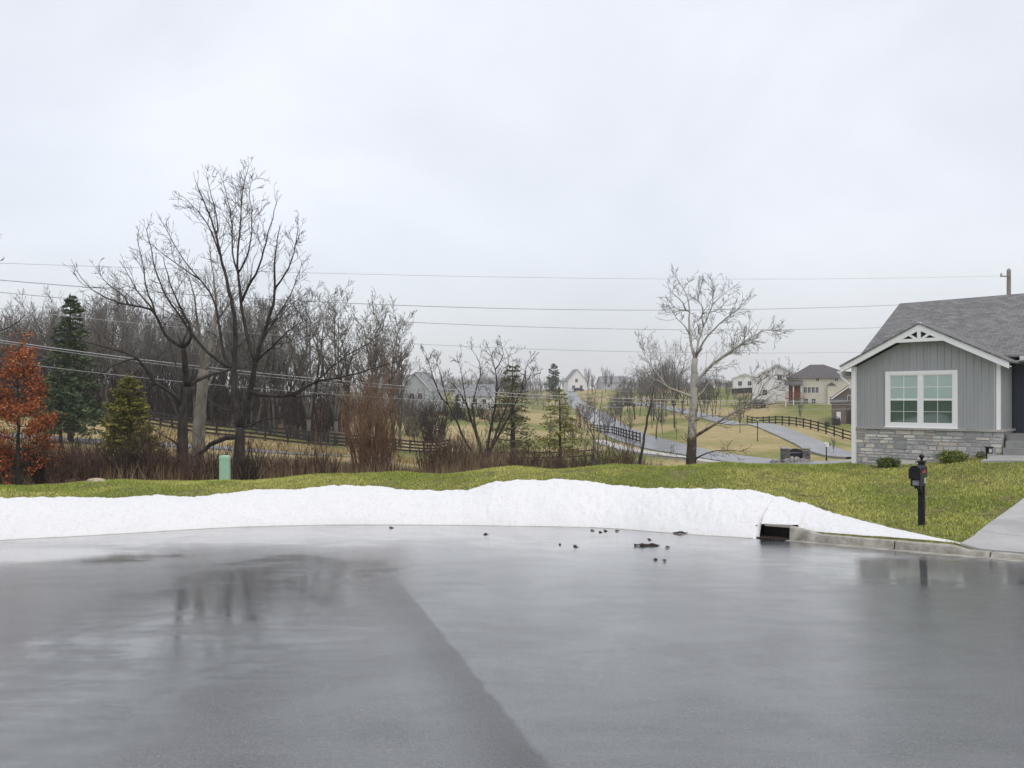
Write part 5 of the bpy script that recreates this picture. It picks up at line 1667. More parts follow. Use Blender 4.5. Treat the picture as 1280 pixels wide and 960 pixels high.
for k in range(46):
    px = 535 + 215 * (k + rq.random()) / 46
    d = rq.uniform(33, 50)
    g = G(px, d)
    ymax = np.interp(px, [535, 580, 640, 700, 750], [553, 556, 562, 568, 566]) + rq.uniform(-6, 8)
    h = max(0.7, H - (ymax - HY) / F * d - g[2])
    pr = rq.choice((b2, b3, b3, b2, b1))
    dup(pr, g, rq.uniform(0, 6.28), (0.5 + h / 4, 0.5 + h / 4, h / 2.0), LBR2, 'brush on the slope')
LBR3 = 'reddish brown twiggy shrub beside the leaning sapling'
for px, d, yt in ((760, 40, 560), (768, 42, 556), (775, 40, 557), (783, 42, 556), (790, 41, 560), (798, 43, 568), (752, 43, 566)):
    g = G(px, d); h = H - (yt - HY) / F * d - g[2]
    dup(b2, g, rq.uniform(0, 6.28), (0.9, 0.9, h / 2), LBR3, 'red brush by the sapling')
LBR4 = 'dark bare understorey shrub at the foot of the woods behind the fence'
for k in range(86):
    px = -40 + 470 * (k + rq.random()) / 86
    d = rq.uniform(84, 122)
    g = G(px, d)
    h = rq.uniform(3.5, 8)
    dup(rq.choice((b1, b4, b2, b1)), g, rq.uniform(0, 6.28), (2.4, 2.4, h / 2), LBR4, 'understorey of the woods')
LBR5 = 'grey brown hedge shrub at the far side of the tan field'
for k in range(34):
    px = 395 + 250 * (k + rq.random()) / 34
    d = rq.uniform(142, 165)
    h = rq.uniform(2.5, 4.5)
    dup(rq.choice((b1, b2, b4)), G(px, d), rq.uniform(0, 6.28), (2.6, 2.6, h / 2), LBR5, 'hedge across the field')
for b_ in (b1, b2, b3, b4):
    drop_proto(b_)
w = bush('willow_shrub', 'tall upright orange brown willow shrub before the field fence', 'shrub', None, 65, 4.6, 2.0, 60, M_willow, lvl=3, arch_=0.20, rmin=0.008)
w.location = [float(k) for k in G(463, 37)]
w2 = bush('dark_shrub', 'dense dark round shrub at the far end of the field fence', 'shrub', None, 66, 3.9, 3.4, 95, M_br1, lvl=3, arch_=0.5, rmin=0.02)
w2.location = [float(k) for k in G(543, 108)]
w3 = bush('dark_shrub', 'low brown mounded shrub just right of the field fence end', 'shrub', None, 67, 2.2, 3.0, 70, M_br2, lvl=3, arch_=0.7, rmin=0.015)
w3.location = [float(k) for k in G(562, 92)]
w4 = bush('pale_shrub', 'pale pinkish grey bare shrub beside the dense dark round shrub', 'shrub', None, 68, 5.0, 2.6, 40, M_twig_pale, lvl=3, arch_=0.3, rmin=0.02)
w4.location = [float(k) for k in G(516, 112)]

# dry grass among the brush: nobody could count it
q = np.random.RandomState(17)
def dry_grass(name, n, px0, px1, d0, d1, h0, h1, w, mat):
    px = q.uniform(px0, px1, n); dd = q.uniform(d0, d1, n)
    x, y = (px - CX) / F * dd, dd
    k = fbm(x * .5 + 7, y * .5) > 0.42
    x, y = x[k], y[k]; n = len(x)
    z = zt(x, y) - 0.03
    h = q.uniform(h0, h1, n); a = q.uniform(0, 2 * pi, n); la = q.uniform(0, 2 * pi, n); l = h * q.uniform(.05, .5, n)
    v = np.stack((np.stack((x - np.cos(a) * w, y - np.sin(a) * w, z), -1), np.stack((x + np.cos(a) * w, y + np.sin(a) * w, z), -1), np.stack((x + np.cos(la) * l, y + np.sin(la) * l, z + h), -1)), 1)
    m = MB(); m.add(v.reshape(-1, 3), []); m.f = list(map(tuple, np.arange(3 * n).reshape(-1, 3).tolist()))
    return structure(m.build(name, mat), 'stuff')
M_dry = material('dry_stalks', (0.07, 0.045, 0.028), (0.34, 0.25, 0.15), rough=0.9, island=True, c3=(0.16, 0.11, 0.066))
M_dry2 = material('tan_field_grass', (0.22, 0.16, 0.07), (0.46, 0.37, 0.19), rough=0.9, island=True)
dry_grass('dry_grass', 26000, -60, 600, 25, 44, 0.25, 0.8, 0.012, M_dry)
dry_grass('dry_grass', 16000, 540, 830, 33, 60, 0.2, 0.6, 0.014, M_dry)
dry_grass('field_grass', 16000, 150, 620, 58, 82, 0.15, 0.5, 0.03, M_dry2)

# ------------------------------------------------------------------ far houses
M_cream = material('cream_siding', (0.60, 0.56, 0.48), (0.66, 0.62, 0.53), rough=0.8, scale=0.8)
M_wsid = material('white_siding', (0.72, 0.72, 0.72), (0.78, 0.78, 0.78), rough=0.7, scale=0.8)
M_gsid = material('pale_grey_siding', (0.40, 0.42, 0.44), (0.46, 0.48, 0.50), rough=0.7, scale=0.8)
M_brick = material('grey_brown_brick', (0.13, 0.10, 0.09), (0.22, 0.175, 0.155), rough=0.9, scale=5)
M_redwood = material('red_brown_deck', (0.17, 0.06, 0.04), (0.24, 0.09, 0.06), rough=0.8, scale=2)
M_froof = material('brown_grey_roof', (0.085, 0.078, 0.078), (0.13, 0.12, 0.12), rough=0.9, scale=2)
M_froof2 = material('pale_roof', (0.20, 0.205, 0.215), (0.27, 0.275, 0.285), rough=0.9, scale=2)
M_glass = material('dark_glass', (0.03, 0.035, 0.045), rough=0.1, spec=0.6)

def windows(root, spec, y):
    """spec: (x, z, w, h) on the plane y of the house frame"""
    for x, z, w, h in spec:
        m = MB(); ring(m, x - w / 2 - .06, x + w / 2 + .06, z - .06, z + h + .06, 0.06, y - 0.05, y - 0.002)
        m.span((x - .025, y - 0.045, z), (x + .025, y - 0.003, z + h))
        f = m.build('window', M_white, root)
        m = MB(); m.span((x - w / 2, y - 0.03, z), (x + w / 2, y - 0.02, z + h)); m.build('pane', M_glass, f)
def gable_house(lab, px, d, w, dep, hw_, hr, wallm, roofm, rz=0.0, front_gable=True, win=(), sink=1.5, dz=0.0):
    g = G(px, d); g[2] += dz
    r = thing('house', lab, 'house', g, rz)
    m = MB()
    o = 0.35
    if front_gable:
        m.prism([(-w / 2, 0, -sink), (w / 2, 0, -sink), (w / 2, 0, hw_), (0, 0, hw_ + hr), (-w / 2, 0, hw_)], (0, dep, 0)); m.build('wall', wallm, r)
        sl_ = hr / (w / 2)
        m = MB()
        m.prism([(-w / 2 - o, -o, hw_ - o * sl_ + .02), (0, -o, hw_ + hr + .02), (0, -o, hw_ + hr + .22), (-w / 2 - o, -o, hw_ - o * sl_ + .2)], (0, dep + 2 * o, 0))
        m.prism([(0.001, -o, hw_ + hr + .02), (w / 2 + o, -o, hw_ - o * sl_ + .02), (w / 2 + o, -o, hw_ - o * sl_ + .2), (0.001, -o, hw_ + hr + .22)], (0, dep + 2 * o, 0))
        m.build('roof', roofm, r)
        m = MB()
        m.prism([(-w / 2 - o, -o - .05, hw_ - o * sl_ - .12), (0, -o - .05, hw_ + hr - .12), (0, -o - .05, hw_ + hr + .1), (-w / 2 - o, -o - .05, hw_ - o * sl_ + .1)], (0, .045, 0))
        m.prism([(0.001, -o - .05, hw_ + hr - .12), (w / 2 + o, -o - .05, hw_ - o * sl_ - .12), (w / 2 + o, -o - .05, hw_ - o * sl_ + .1), (0.001, -o - .05, hw_ + hr + .1)], (0, .045, 0))
        m.build('rake_board', M_white, r)
    else:
        m.span((-w / 2, 0, -sink), (w / 2, dep, hw_))
        m.prism([(-w / 2, 0, hw_ + .001), (-w / 2, dep, hw_ + .001), (-w / 2, dep / 2, hw_ + hr)], (w, 0, 0)); m.build('wall', wallm, r)
        sl_ = hr / (dep / 2)
        m = MB()
        m.prism([(-w / 2 - o, -o, hw_ - o * sl_ + .02), (-w / 2 - o, dep / 2, hw_ + hr + .02), (-w / 2 - o, dep / 2, hw_ + hr + .22), (-w / 2 - o, -o, hw_ - o * sl_ + .2)], (w + 2 * o, 0, 0))
        m.prism([(-w / 2 - o, dep / 2 + .001, hw_ + hr + .02), (-w / 2 - o, dep + o, hw_ - o * sl_ + .02), (-w / 2 - o, dep + o, hw_ - o * sl_ + .2), (-w / 2 - o, dep / 2 + .001, hw_ + hr + .22)], (w + 2 * o, 0, 0))
        m.build('roof', roofm, r)
    windows(r, win, 0)
    return r
# cream two storey house with hip roof and covered deck
d = 150.0
g = P(1024, 506, d)
r = thing('house', 'large cream two storey house with brown hip roof and red covered deck', 'house', g, -0.36)
k_ = d / F
w = 12.6; h1 = 34 * k_
m = MB(); m.span((-5.6, 0, -2.5), (w - 5.6, 10, h1)); m.build('wall', M_cream, r)
m = MB()
a, b_, c_, e_ = (-6.1, -.5, h1 - .1), (w - 5.1, -.5, h1 - .1), (w - 5.1, 10.5, h1 - .1), (-6.1, 10.5, h1 - .1)
t0_, t1_ = (-1.6, 4.6, h1 + 2.75), (0.9, 4.6, h1 + 2.75)
m.add([a, b_, c_, e_, t0_, t1_], [(0, 1, 5, 4), (1, 2, 5), (2, 3, 4, 5), (3, 0, 4), (3, 2, 1, 0)]); m.build('roof', M_froof, r)
windows(r, [(-2.55 + i * 0.72, 15 * k_, 0.55, 1.15) for i in range(4)] + [(-2.4, 2 * k_, .7, .9), (-1.0, 2 * k_, .7, .9), (-0.3, 29.5 * k_, .55, .55), (3.1, 29.5 * k_, .55, .55), (2.2, 18 * k_, .45, .8)], 0)
m = MB(); m.span((1.5, -0.7, -2), (2.9, -0.002, 24 * k_)); b2_ = m.build('bay', M_cream, r)
m = MB(); m.prism([(1.35, -0.85, 24 * k_), (3.05, -0.85, 24 * k_), (2.2, -0.85, 24 * k_ + .6)], (0, .86, 0)); m.build('bay_roof', M_froof, b2_)
m = MB(); m.span((-6.2, -2.6, 7 * k_), (-3.2, -0.01, 8.2 * k_))
for i in range(22): m.span((-6.2 + i * .143, -2.6, 8.2 * k_ + .002), (-6.15 + i * .143, -2.56, 8.2 * k_ + 1.0))
m.span((-6.2, -2.62, 8.2 * k_ + 1.0), (-3.2, -2.54, 8.2 * k_ + 1.1)); m.span((-5.6, -0.12, 8.3 * k_), (-3.25, -0.02, 24 * k_)); m.build('deck', M_redwood, r)
m = MB()
for x in (-6.1, -4.7, -3.3): m.span((x - .1, -2.58, -2), (x + .1, -2.38, 24 * k_))
m.build('deck_post', M_wsid, r)
m = MB(); m.prism([(-6.4, -2.9, 24 * k_), (-3.0, -2.9, 24 * k_), (-3.0, 0, 24 * k_ + .9), (-6.4, 0, 24 * k_ + .9)], (0, 0, .15)); m.build('deck_roof', M_froof, r)

gable_house('white house with steep roof edge just left of the cream house', 972, 166, 10.4, 12, 28 * 166 / F, 17 * 166 / F, M_wsid, M_froof, -0.30, True, [(0.4, 4.4, .9, 1.2), (-2.6, 1.2, .9, 1.2)], dz=0.3)
gable_house('far white house with porch left of the steep white house', 931, 250, 7.0, 8, 12 * 250 / F, 5 * 250 / F, M_wsid, M_froof2, -0.25, True, [(-1.5, .6, 1.2, 1.4), (1.5, .6, 1.2, 1.4)], dz=1.2)
gable_house('white gabled house at the top of the far street', 722, 335, 8.4, 9, 4.3, 4.9, M_wsid, M_froof2, 0.15, True, [(-.5, 3.6, 1.1, 1.5), (-1.8, .6, 1.2, 1.6), (1.6, .6, 1.2, 1.6)])
r = gable_house('small house with brown brick front beside the grey house corner', 1068, 118, 6.0, 8, 4.1, 2.3, M_brick, M_froof, -0.38, True, [(-0.6, 3.6, .6, .8)])
m = MB(); m.span((-3.25, -0.9, -1.2), (-1.2, -0.002, 3.2)); m.span((-0.5, -0.9, -1.2), (3.2, -0.002, 2.4)); m.build('brick_front', M_brick, r)
m = MB(); m.prism([(-3.5, -1.2, 3.15), (-1.0, -1.2, 3.15), (-1.0, 0.01, 4.0), (-3.5, 0.01, 4.0)], (0, 0, .15)); m.build('front_roof', M_froof, r)
m = MB(); m.span((-2.55, -0.95, 0.5), (-1.95, -0.903, 1.9)); m.build('front_window', M_wsid, r)
gable_house('pale grey house with white trimmed gable behind the dense round shrub', 519, 176, 7.6, 9, 4.2, 3.9, M_gsid, M_froof2, -0.25, True, [(-.8, 2.0, 1, 1.4), (1.2, 2.0, 1, 1.4)], dz=0.6)
gable_house('long pale roofed house seen through the grove of pale trees', 487, 182, 9.5, 9, 4.0, 3.2, M_gsid, M_froof2, 0.1, False, [(-2.5, 1.6, 1, 1.3), (0.4, 1.6, 1, 1.3), (2.8, 1.6, 1, 1.3)], dz=0.6)
gable_house('white house glimpsed through the trunks right of the tallest tree', 402, 185, 8.0, 8, 3.4, 2.2, M_wsid, M_froof2, 0.2, False, [(-1.5, 1.2, 1, 1.3), (1.5, 1.2, 1, 1.3)])
gable_house('pale house behind the fan shaped multi stemmed tree', 592, 205, 10, 9, 3.3, 3.0, M_wsid, M_froof2, -0.1, False, [(-2.5, 1.2, 1, 1.3), (.5, 1.2, 1, 1.3), (2.9, 1.2, 1, 1.3)])
gable_house('hazy house on the skyline right of the white gabled house', 768, 330, 11, 9, 3.0, 2.6, M_gsid, M_froof2, 0.1, False, [(-2.5, .9, 1.2, 1.3), (2.5, .9, 1.2, 1.3)])

# ------------------------------------------------------------------ vehicles far up the street
M_tyre = material('tyre_rubber', (0.015, 0.015, 0.015), rough=0.8)
M_hub = material('alloy_rim', (0.4, 0.4, 0.42), rough=0.35, metal=0.8)
M_lampred = material('red_lamp', (0.4, 0.02, 0.02), rough=0.3)
def car(lab, g, rz, paint, tall=False):
    r = thing('parked_car', lab, 'car', g, rz)
    H2 = 1.75 if tall else 1.45
    prof = [(-2.2, .35), (2.2, .35), (2.25, .75), (2.0, .92), (1.0, 1.0), (-2.0, 1.0), (-2.25, .85)]
    m = MB(); m.prism([(x, -.9, z) for x, z in prof], (0, 1.8, 0)); m.build('body', paint, r)
    top = [(1.0, 1.001), (0.35, H2), (-1.5, H2), (-1.95, 1.001)]
    m = MB(); m.prism([(x, -.78, z) for x, z in top], (0, 1.56, 0)); cb = m.build('cabin', paint, r)
    m = MB()
    for s_ in (-1, 1):
        m.prism([(0.72, s_ * .782, 1.06), (0.28, s_ * .782, H2 - .1), (-1.42, s_ * .782, H2 - .1), (-1.75, s_ * .782, 1.06)], (0, s_ * .012, 0))
    m.prism([(0.93, -.68, 1.07), (0.93, .68, 1.07), (0.42, .68, H2 - .08), (0.42, -.68, H2 - .08)], (.03, 0, .02))
    m.prism([(-1.90, -.68, 1.10), (-1.90, .68, 1.10), (-1.56, .68, H2 - .08), (-1.56, -.68, H2 - .08)], (-.03, 0, .02))
    m.build('window', M_glass, cb)
    for x in (-1.35, 1.4):
        for s_ in (-1, 1):
            m = MB(); m.tube([(x, s_ * .72, .33), (x, s_ * .93, .33)], .33, 14); wq = m.build('wheel', M_tyre, r)
            m = MB(); m.tube([(x, s_ * .925, .33), (x, s_ * .945, .33)], .2, 10); m.build('rim', M_hub, wq)
    for s_ in (-1, 1):
        m = MB(); m.box((2.2, s_ * .65, .72), (.1, .35, .14)); m.build('headlight', M_plate, r)
        m = MB(); m.box((-2.24, s_ * .68, .80), (.06, .3, .15)); m.build('tail_light', M_lampred, r)
    return r
pt = lambda n, c: material(n, c, rough=0.3, spec=0.5)
car('dark teal car parked beside the far street by the yellow grass', G(786, 186), 1.3, pt('teal_paint', (0.02, 0.05, 0.065)), True)
car('dark blue car in front of the white gabled house', G(723, 322), 0.2, pt('navy_paint', (0.02, 0.025, 0.06)))
car('white car at the top of the far street beside a dark blue car', G(714, 318), 1.5, pt('white_paint', (0.7, 0.7, 0.7)))
car('small white car on the ridge above the yellow grass', G(783, 262), 0.1, pt('white_car_paint', (0.72, 0.72, 0.72)))
car('black car parked at the left foot of the steep white house', G(949, 158), 1.45, pt('black_paint', (0.012, 0.012, 0.014)), True)

# ------------------------------------------------------------------ fences
M_fence = material('black_fence_paint', (0.014, 0.013, 0.013), (0.03, 0.028, 0.027), rough=0.8, scale=3)
def fence(lab, ctrl, height, rails, gap, wid=0.13, grp=None):
    p = np.array([P(*q)[:2] for q in ctrl])
    s_ = np.concatenate(([0], np.cumsum(np.hypot(*np.diff(p, axis=0).T))))
    n = max(2, int(round(s_[-1] / gap)) + 1)
    t = np.linspace(0, s_[-1], n)
    x, y = np.interp(t, s_, p[:, 0]), np.interp(t, s_, p[:, 1])
    z = zt(x, y)
    o = np.array((x[0], y[0], z[0]))
    r = thing('rail_fence', lab, 'fence', o)
    for i in range(n):
        m = MB(); m.span((x[i] - .075, y[i] - .075, z[i] - .3), (x[i] + .075, y[i] + .075, z[i] + height + .08)); m.build('post', M_fence, r, o)
    for k in range(rails):
        m = MB()
        zz = height * (k + 0.75) / rails
        for i in range(n - 1):
            m.bar((x[i], y[i] - .09, z[i] + zz), (x[i + 1], y[i + 1] - .09, z[i + 1] + zz), .035, wid)
        m.build('rail', M_fence, r, o)
    return r
fence('long black four rail fence dropping across the field before the woods', [(-60, 518, 90), (40, 519, 88), (130, 523, 85), (255, 545, 70), (380, 557, 78), (470, 563, 86), (562, 569, 97)], 1.5, 4, 2.5, 0.2)
fence('black fence curving along the far path below the cream house', [(1090, 557, 91), (1062, 552, 96), (1000, 541, 110), (945, 531.5, 125), (934, 530, 129)], 1.3, 3, 2.3, 0.16)
fence('dark rail fence along the near edge of the far street', [(738, 533, 126), (765, 542, 112), (782, 549, 98), (800, 556, 88)], 1.2, 3, 2.4)
fence('low two rail black fence just beyond the lawn crest under the pines', [(622, 579, 74), (660, 577, 75), (700, 575, 76), (742, 573, 73)], 1.0, 2, 3.0, 0.11)
fence('short dark fence in front of the far porch house', [(915, 490, 240), (950, 492, 236)], 1.6, 4, 2.6, 0.4)

# ------------------------------------------------------------------ posts, sign, small things down the hill
def post_thing(name, lab, cat, px, d, h, r_=0.05):
    g = G(px, d)
    r = thing(name, lab, cat, g)
    m = MB(); m.tube([(0, 0, -.3), (0, 0, h)], r_, 8); m.build('post', M_black, r)
    m = MB(); m.lathe((0, 0, h), [(r_ * 1.6, 0), (r_ * 1.6, .06), (r_ * .6, .12), (.01, .16)], 8); m.build('finial', M_black, r)
    return r
post_thing('street_post', 'tall thin black post on the green slope below the teal car', 'post', 793, 142, 2.9, 0.09)
post_thing('street_post', 'thinner black post on the green slope left of a tall one', 'post', 763, 146, 2.3, 0.06)
r = post_thing('street_post', 'black post with pale top on the grass wedge between streets', 'post', 947, 82, 2.2, 0.05)
m = MB(); m.box((0, -0.02, 2.28), (.16, .14, .2)); m.build('lantern', M_lens, r)
g = G(1033, 60)
r = thing('street_mailbox', 'white topped mailbox on a black post near the entrance sign', 'mailbox', g)
zt_ = H - (553 - HY) / F * 60 - g[2]
m = MB(); m.tube([(0, 0, -.3), (0, 0, zt_ - .3)], .045, 8); m.lathe((0, 0, max(.05, zt_ - 1.35)), [(.05, 0), (.09, .04), (.09, .1), (.05, .14)], 8); m.build('post', M_black, r)
m = MB(); m.prism([(x, -.25, zt_ - .32 + z) for x, z in arch(.26, .32)], (0, .45, 0)); m.build('box', M_wsid, r)
m = MB(); m.span((.135, -.2, zt_ - .3), (.24, .15, zt_ - .05)); m.build('newspaper_box', M_black, r)
# neighbourhood entrance sign
M_stone_d = material('dark_pillar_stone', (0.09, 0.085, 0.08), (0.30, 0.28, 0.25), rough=0.9, island=True, c3=(0.17, 0.16, 0.15))
d = 62.0
g = G(994, d)
kk_ = d / F
sg_ = thing('entrance_sign', 'stone pillared entrance sign with arched black panel below the lawn', 'sign', g)
zb = lambda py: H - (py - HY) / F * d - g[2]
q = random.Random(5)
for x in (-12.5 * kk_, 12.5 * kk_):
    m = MB(); z = -.3
    while z < zb(562.5):
        hh = q.uniform(.14, .22)
        xx = -.3
        while xx < .29:
            ww = q.uniform(.16, .34); x1_ = min(xx + ww, .3)
            m.span((x + xx + .008, -.3 - q.uniform(0, .03), z + .008), (x + x1_ - .008, .3, z + hh - .008)); xx = x1_
        z += hh
    m.build('pillar', M_stone_d, sg_)
    m = MB(); m.box((x, 0, zb(562.5) + .16), (.72, .72, .12)); m.build('pillar_cap', M_ledge, sg_)
M_panel = material('black_sign_panel', (0.010, 0.010, 0.013), rough=0.4)
rr_ = 8.2 * kk_
pan = [(-rr_, 0), (rr_, 0), (rr_, zb(566) - zb(577))] + [(rr_ * cos(a), zb(566) - zb(577) + .36 * sin(a)) for a in np.linspace(0, pi, 12)[1:-1]] + [(-rr_, zb(566) - zb(577))]
m = MB(); m.prism([(x, -.08, zb(577) + z) for x, z in pan], (0, .16, 0)); pn = m.build('panel', M_panel, sg_)
m = MB()
for i in range(12):                                  # the lettering is only a broken pale line at this distance
    x = -rr_ * .78 + i * rr_ * .142
    m.span((x, -.086, zb(566.2)), (x + rr_ * .09, -.081, zb(565.2)))
m.build('lettering', M_grey, pn)
M_stone_b = material('grey_boulder', (0.17, 0.165, 0.155), (0.36, 0.34, 0.31), rough=0.9, scale=4, bump=.4, bscale=8)
for px, w, h, rzz, lab in ((984, .7, .45, .2, 'pale boulder under the left pillar of the entrance sign'), (990, .6, .6, 1., 'rounded boulder at the middle left foot of the sign'), (996, .7, .55, .5, 'grey boulder at the middle right foot of the sign'),
                           (1004, .8, .4, .1, 'flat boulder under the right pillar of the entrance sign'), (1010, .6, .3, .6, 'small low boulder at the right end of the sign bed'), (966, .5, .4, .3, 'leftmost dark round boulder of the sign bed'), (973, .5, .45, .9, 'dark boulder second from the left in the sign bed')):
    gg = G(px, 60.8)
    rock('boulder', gg, (w, w * .8, h), int(px), M_stone_b, lab, 'boulder', 'boulders around the entrance sign', rzz)
M_mulch = material('dark_mulch', (0.04, 0.03, 0.022), (0.09, 0.065, 0.045), rough=0.95, scale=8)
tt = np.linspace(0, 2 * pi, 30)[:-1]
gx, gy = (986 - CX) / F * 61.3 + 2.3 * np.cos(tt), 61.3 + 1.1 * np.sin(tt)
gx2, gy2 = (986 - CX) / F * 61.3 + 1.2 * np.cos(tt), 61.3 + .55 * np.sin(tt)
m = MB(); m.add(np.concatenate((np.stack((gx, gy, zt(gx, gy) + .02), -1), np.stack((gx2, gy2, zt(gx2, gy2) + .22), -1))), [tuple(range(29, 58))] + [(i, (i + 1) % 29, 29 + (i + 1) % 29, 29 + i) for i in range(29)])
structure(m.build('mulch_bed', M_mulch))
# things by the brick house
g = G(1045, 116)
r = thing('barbecue_grill', 'black covered grill beside the brown brick house front', 'grill', g)
m = MB(); m.box((0, 0, .5), (1.15, .6, 1.1), 0, .92); m.build('cover', M_black, r)
m = MB(); m.tube([(-.5, -.15, 1.12), (0, -.25, 1.28), (.5, -.15, 1.12)], .05, 6); m.build('handle', M_black, r)
g = G(1034, 113)
r = thing('round_shrub', 'small black green ball shrub left of the covered grill', 'shrub', g)
m = MB(); leaf_cloud(m, 500, (0, 0, .4), (.42, .42, .42), .07, 3); m.build('foliage', M_spruce, r)
m = MB(); m.tube([(0, 0, -.2), (0, 0, .4)], [.05, .03], 5); m.build('stem', M_stem, r)

# ------------------------------------------------------------------ poles and wires
M_pole = material('weathered_pole', (0.22, 0.21, 0.19), (0.32, 0.30, 0.27), rough=0.9, scale=3, stretch=(1, 1, .2))
M_wire = material('aluminium_wire', (0.40, 0.41, 0.42), rough=0.5)
M_wire2 = material('dark_wire', (0.26, 0.26, 0.27), rough=0.6)
def pole(lab, px, d, ytop):
    g = G(px, d)
    h = H - (ytop - HY) / F * d - g[2]
    r = thing('utility_pole', lab, 'utility pole', g)
    m = MB(); m.tube([(0, 0, -.5), (0, 0, h * .5), (0, 0, h)], [.17, .155, .14], 10); m.build('pole', M_pole, r)
    m = MB(); m.lathe((0, 0, h), [(.15, 0), (.13, .12), (.05, .2), (.02, .22)], 10); m.build('cap', M_grey, r)
    m = MB(); m.bar((-.75, -.18, h - .4), (.0, -.18, h - .4), .07, .09); m.build('arm', M_pole, r)
    m = MB(); m.lathe((-.68, -.18, h - .36), [(.05, 0), (.07, .05), (.04, .1), (.07, .14), (.02, .2)], 8); m.build('insulator', M_grey, r)
    return r
pole('grey wooden utility pole rising behind the grey house roof', 1261, 57, 339)
pole('wooden utility pole outside the left edge that carries the wires', -330, 27.5, 120)
dw = lambda px: 1 / np.interp(px, [-340, 1261], [1 / 27.5, 1 / 57])
def wire(lab, pts, r_, mat):
    a = np.array(pts, float)
    xs = np.linspace(a[0, 0], a[-1, 0], 60)
    # smooth sag through the traced points
    co_ = np.polyfit(a[:, 0], a[:, 1], min(3, len(a) - 1))
    ys = np.polyval(co_, xs)
    v = [P(x, y, float(dw(x))) for x, y in zip(xs, ys)]
    m = MB(); m.tube(v, r_, 5)
    o = m.build('overhead_wire', mat, None, v[0]); o.location = [float(k) for k in v[0]]
    tag(o, lab, 'wire', 'overhead wires')
wire('topmost faint overhead wire reaching the pole top', [(-330, 318), (0, 328), (380, 342), (830, 348), (1255, 345)], .009, M_wire)
wire('second overhead wire from the top crossing the sycamore crown', [(-330, 318), (0, 348), (250, 370), (500, 383), (830, 387), (1100, 381), (1258, 375)], .014, M_wire2)
wire('third overhead wire from the top passing mid height of the sycamore crown', [(-330, 330), (0, 364), (150, 379), (500, 404), (830, 411), (1100, 409), (1258, 404)], .012, M_wire2)
wire('fourth overhead wire from the top just above the distant rooftops', [(-330, 340), (0, 385), (250, 411), (500, 430), (830, 440), (1060, 440), (1258, 436)], .011, M_wire)
wire('thick pale cable sloping down from the left edge', [(-330, 372), (0, 423), (120, 441), (250, 458), (380, 473), (500, 485), (640, 493), (900, 497), (1258, 496)], .020, M_wire)
wire('thinner cable running just beneath the thick pale cable', [(-330, 374), (0, 424.5), (250, 461), (380, 477), (500, 489), (640, 497), (900, 501), (1258, 500)], .013, M_wire)
wire('lowest overhead cable crossing the spruce and the cedar', [(-330, 398), (0, 451), (45, 457), (240, 478), (380, 490), (500, 499), (700, 507), (900, 511), (1258, 508)], .011, M_wire)

# ------------------------------------------------------------------ debris on the wet road
M_deb = material('dark_wet_debris', (0.018, 0.013, 0.010), (0.07, 0.045, 0.028), rough=0.6, scale=30)
q = np.random.RandomState(44)
deb = [(803, 682.5, .26, 'long dark clump of wet leaves lying on the road before the snow'), (815, 682, .22, 'thin tail of leaf litter right of the long dark clump'), (850, 667, .26, 'dark bark piece by the snow edge left of the drain'), (757, 664, .07, 'small leaf scrap nearest the snow edge'),
       (741, 663.5, .10, 'flat dark leaf left of the small scraps'), (750, 665.5, .07, 'tiny leaf scrap below the flat dark leaf'), (771, 664, .12, 'brown leaf pair standing near the snow edge'), (834, 685, .09, 'small scrap right of the long dark clump'), (819, 700, .06, 'round pebble sized bit nearest the camera'),
       (831, 701.5, .05, 'second pebble sized bit nearest the camera'), (812, 675, .05, 'tiny speck above the long dark clump'), (700, 681, .05, 'lone dark speck in the middle of the road'), (720, 684, .05, 'lone speck right of the middle of the road'), (607, 668, .09, 'single flat leaf left of the road middle'), (682, 655.5, .14, 'tan leaf heap pressed against the snow foot'), (489, 660, .05, 'dark speck on the far left of the road')]
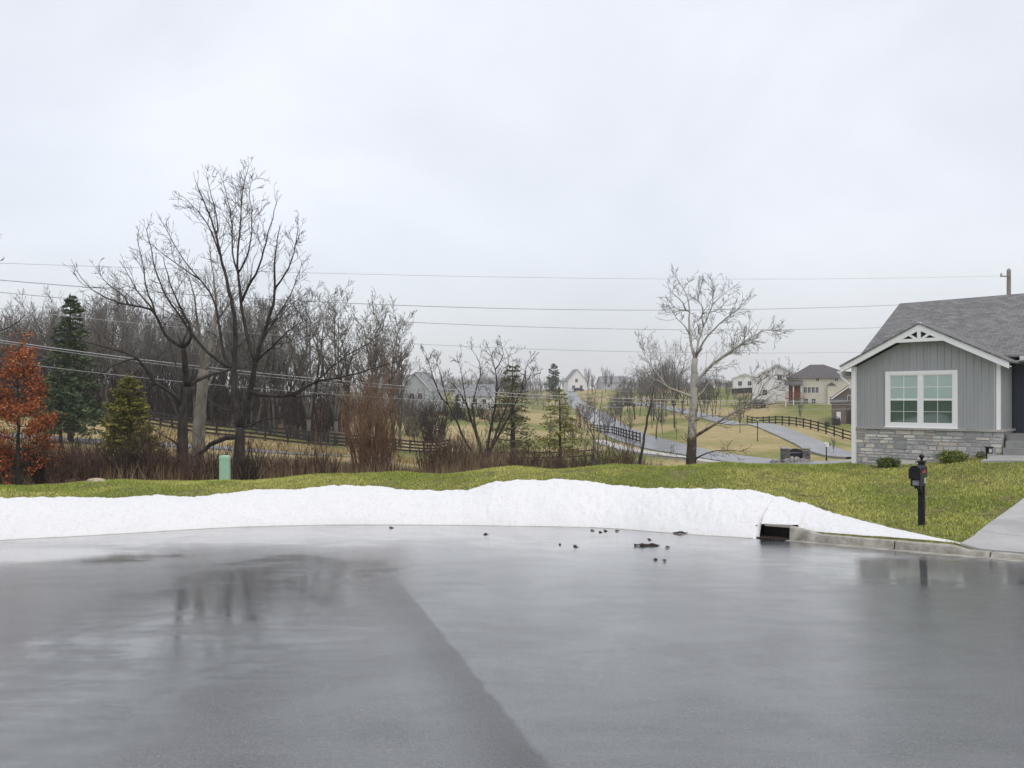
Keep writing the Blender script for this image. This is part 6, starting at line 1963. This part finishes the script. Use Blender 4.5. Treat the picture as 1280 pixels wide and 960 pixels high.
for px, py, w, lab in deb:
    x, y = road_pt(px, py)
    m = MB()
    w = w if w > .15 else w * .62
    n = max(4, int(w * 60))
    c = np.stack((q.uniform(-w / 2, w / 2, n), q.uniform(-.05, .05, n), q.uniform(0.004, .012 + .06 * w, n)), -1)
    a_ = q.normal(size=(n, 3)) * (.02 + .03 * w) * np.array((1.5, 1, .25)); b_ = q.normal(size=(n, 3)) * (.02 + .03 * w) * np.array((1, 1, .35))
    m.flakes(c, a_, b_)
    m.tube([(-w / 2, 0, .008), (0, .01, .016 + .05 * w), (w / 2, -.01, .008)], [.006, .012 + .03 * w, .006], 5)
    o = m.build('leaf_litter', M_deb); o.location = (float(x), float(y), float(road_z(y)))
    tag(o, lab, 'leaf litter', 'debris on the road'); o['kind'] = 'thing'

# ------------------------------------------------------------------ far woods that read as one mass
T = Tree(91)
q = T.q
for k in range(260):
    px = q.uniform(430, 1330); dd = q.uniform(345, 470)
    g = G(px, dd)
    top = H - (np.interp(px, [430, 560, 640, 780, 900, 1000, 1300], [480, 473, 471, 474, 475, 478, 478]) + q.uniform(-4, 7) - HY) / F * dd
    hh = max(3.0, top - g[2])
    for j in range(9):
        e_ = q.uniform(0, .55); a = q.uniform(0, 6.28)
        T.grow(g + np.array((q.normal() * 2.0, q.normal() * 2.0, 0)), unit(np.array((cos(a) * e_, sin(a) * e_, 1))), hh * q.uniform(.6, .95), .12, 1, 2, .12, .12, (20, 50), 1.2, 0, .06, (.3, .5), .25)
m = MB()
for pts, r_ in T.limbs: m.tube(pts, r_, 3, False)
m.segs(T.seg)
structure(m.build('far_woods', M_twig_far), 'stuff')

# ------------------------------------------------------------------ damp winter air
M_haze = bpy.data.materials.new('damp_air')
M_haze.use_nodes = True
t = M_haze.node_tree
for n in list(t.nodes): t.nodes.remove(n)
o_ = t.nodes.new('ShaderNodeOutputMaterial')
pv = t.nodes.new('ShaderNodeVolumePrincipled')
pv.inputs['Color'].default_value = (0.97, 0.975, 0.99, 1)
pv.inputs['Density'].default_value = 0.00045
pv.inputs['Anisotropy'].default_value = 0.2
t.links.new(pv.outputs[0], o_.inputs['Volume'])
m = MB(); m.span((-930, -930, float(GZ.min()) - 1.5), (930, 930, 60))
structure(m.build('haze', M_haze), 'stuff')
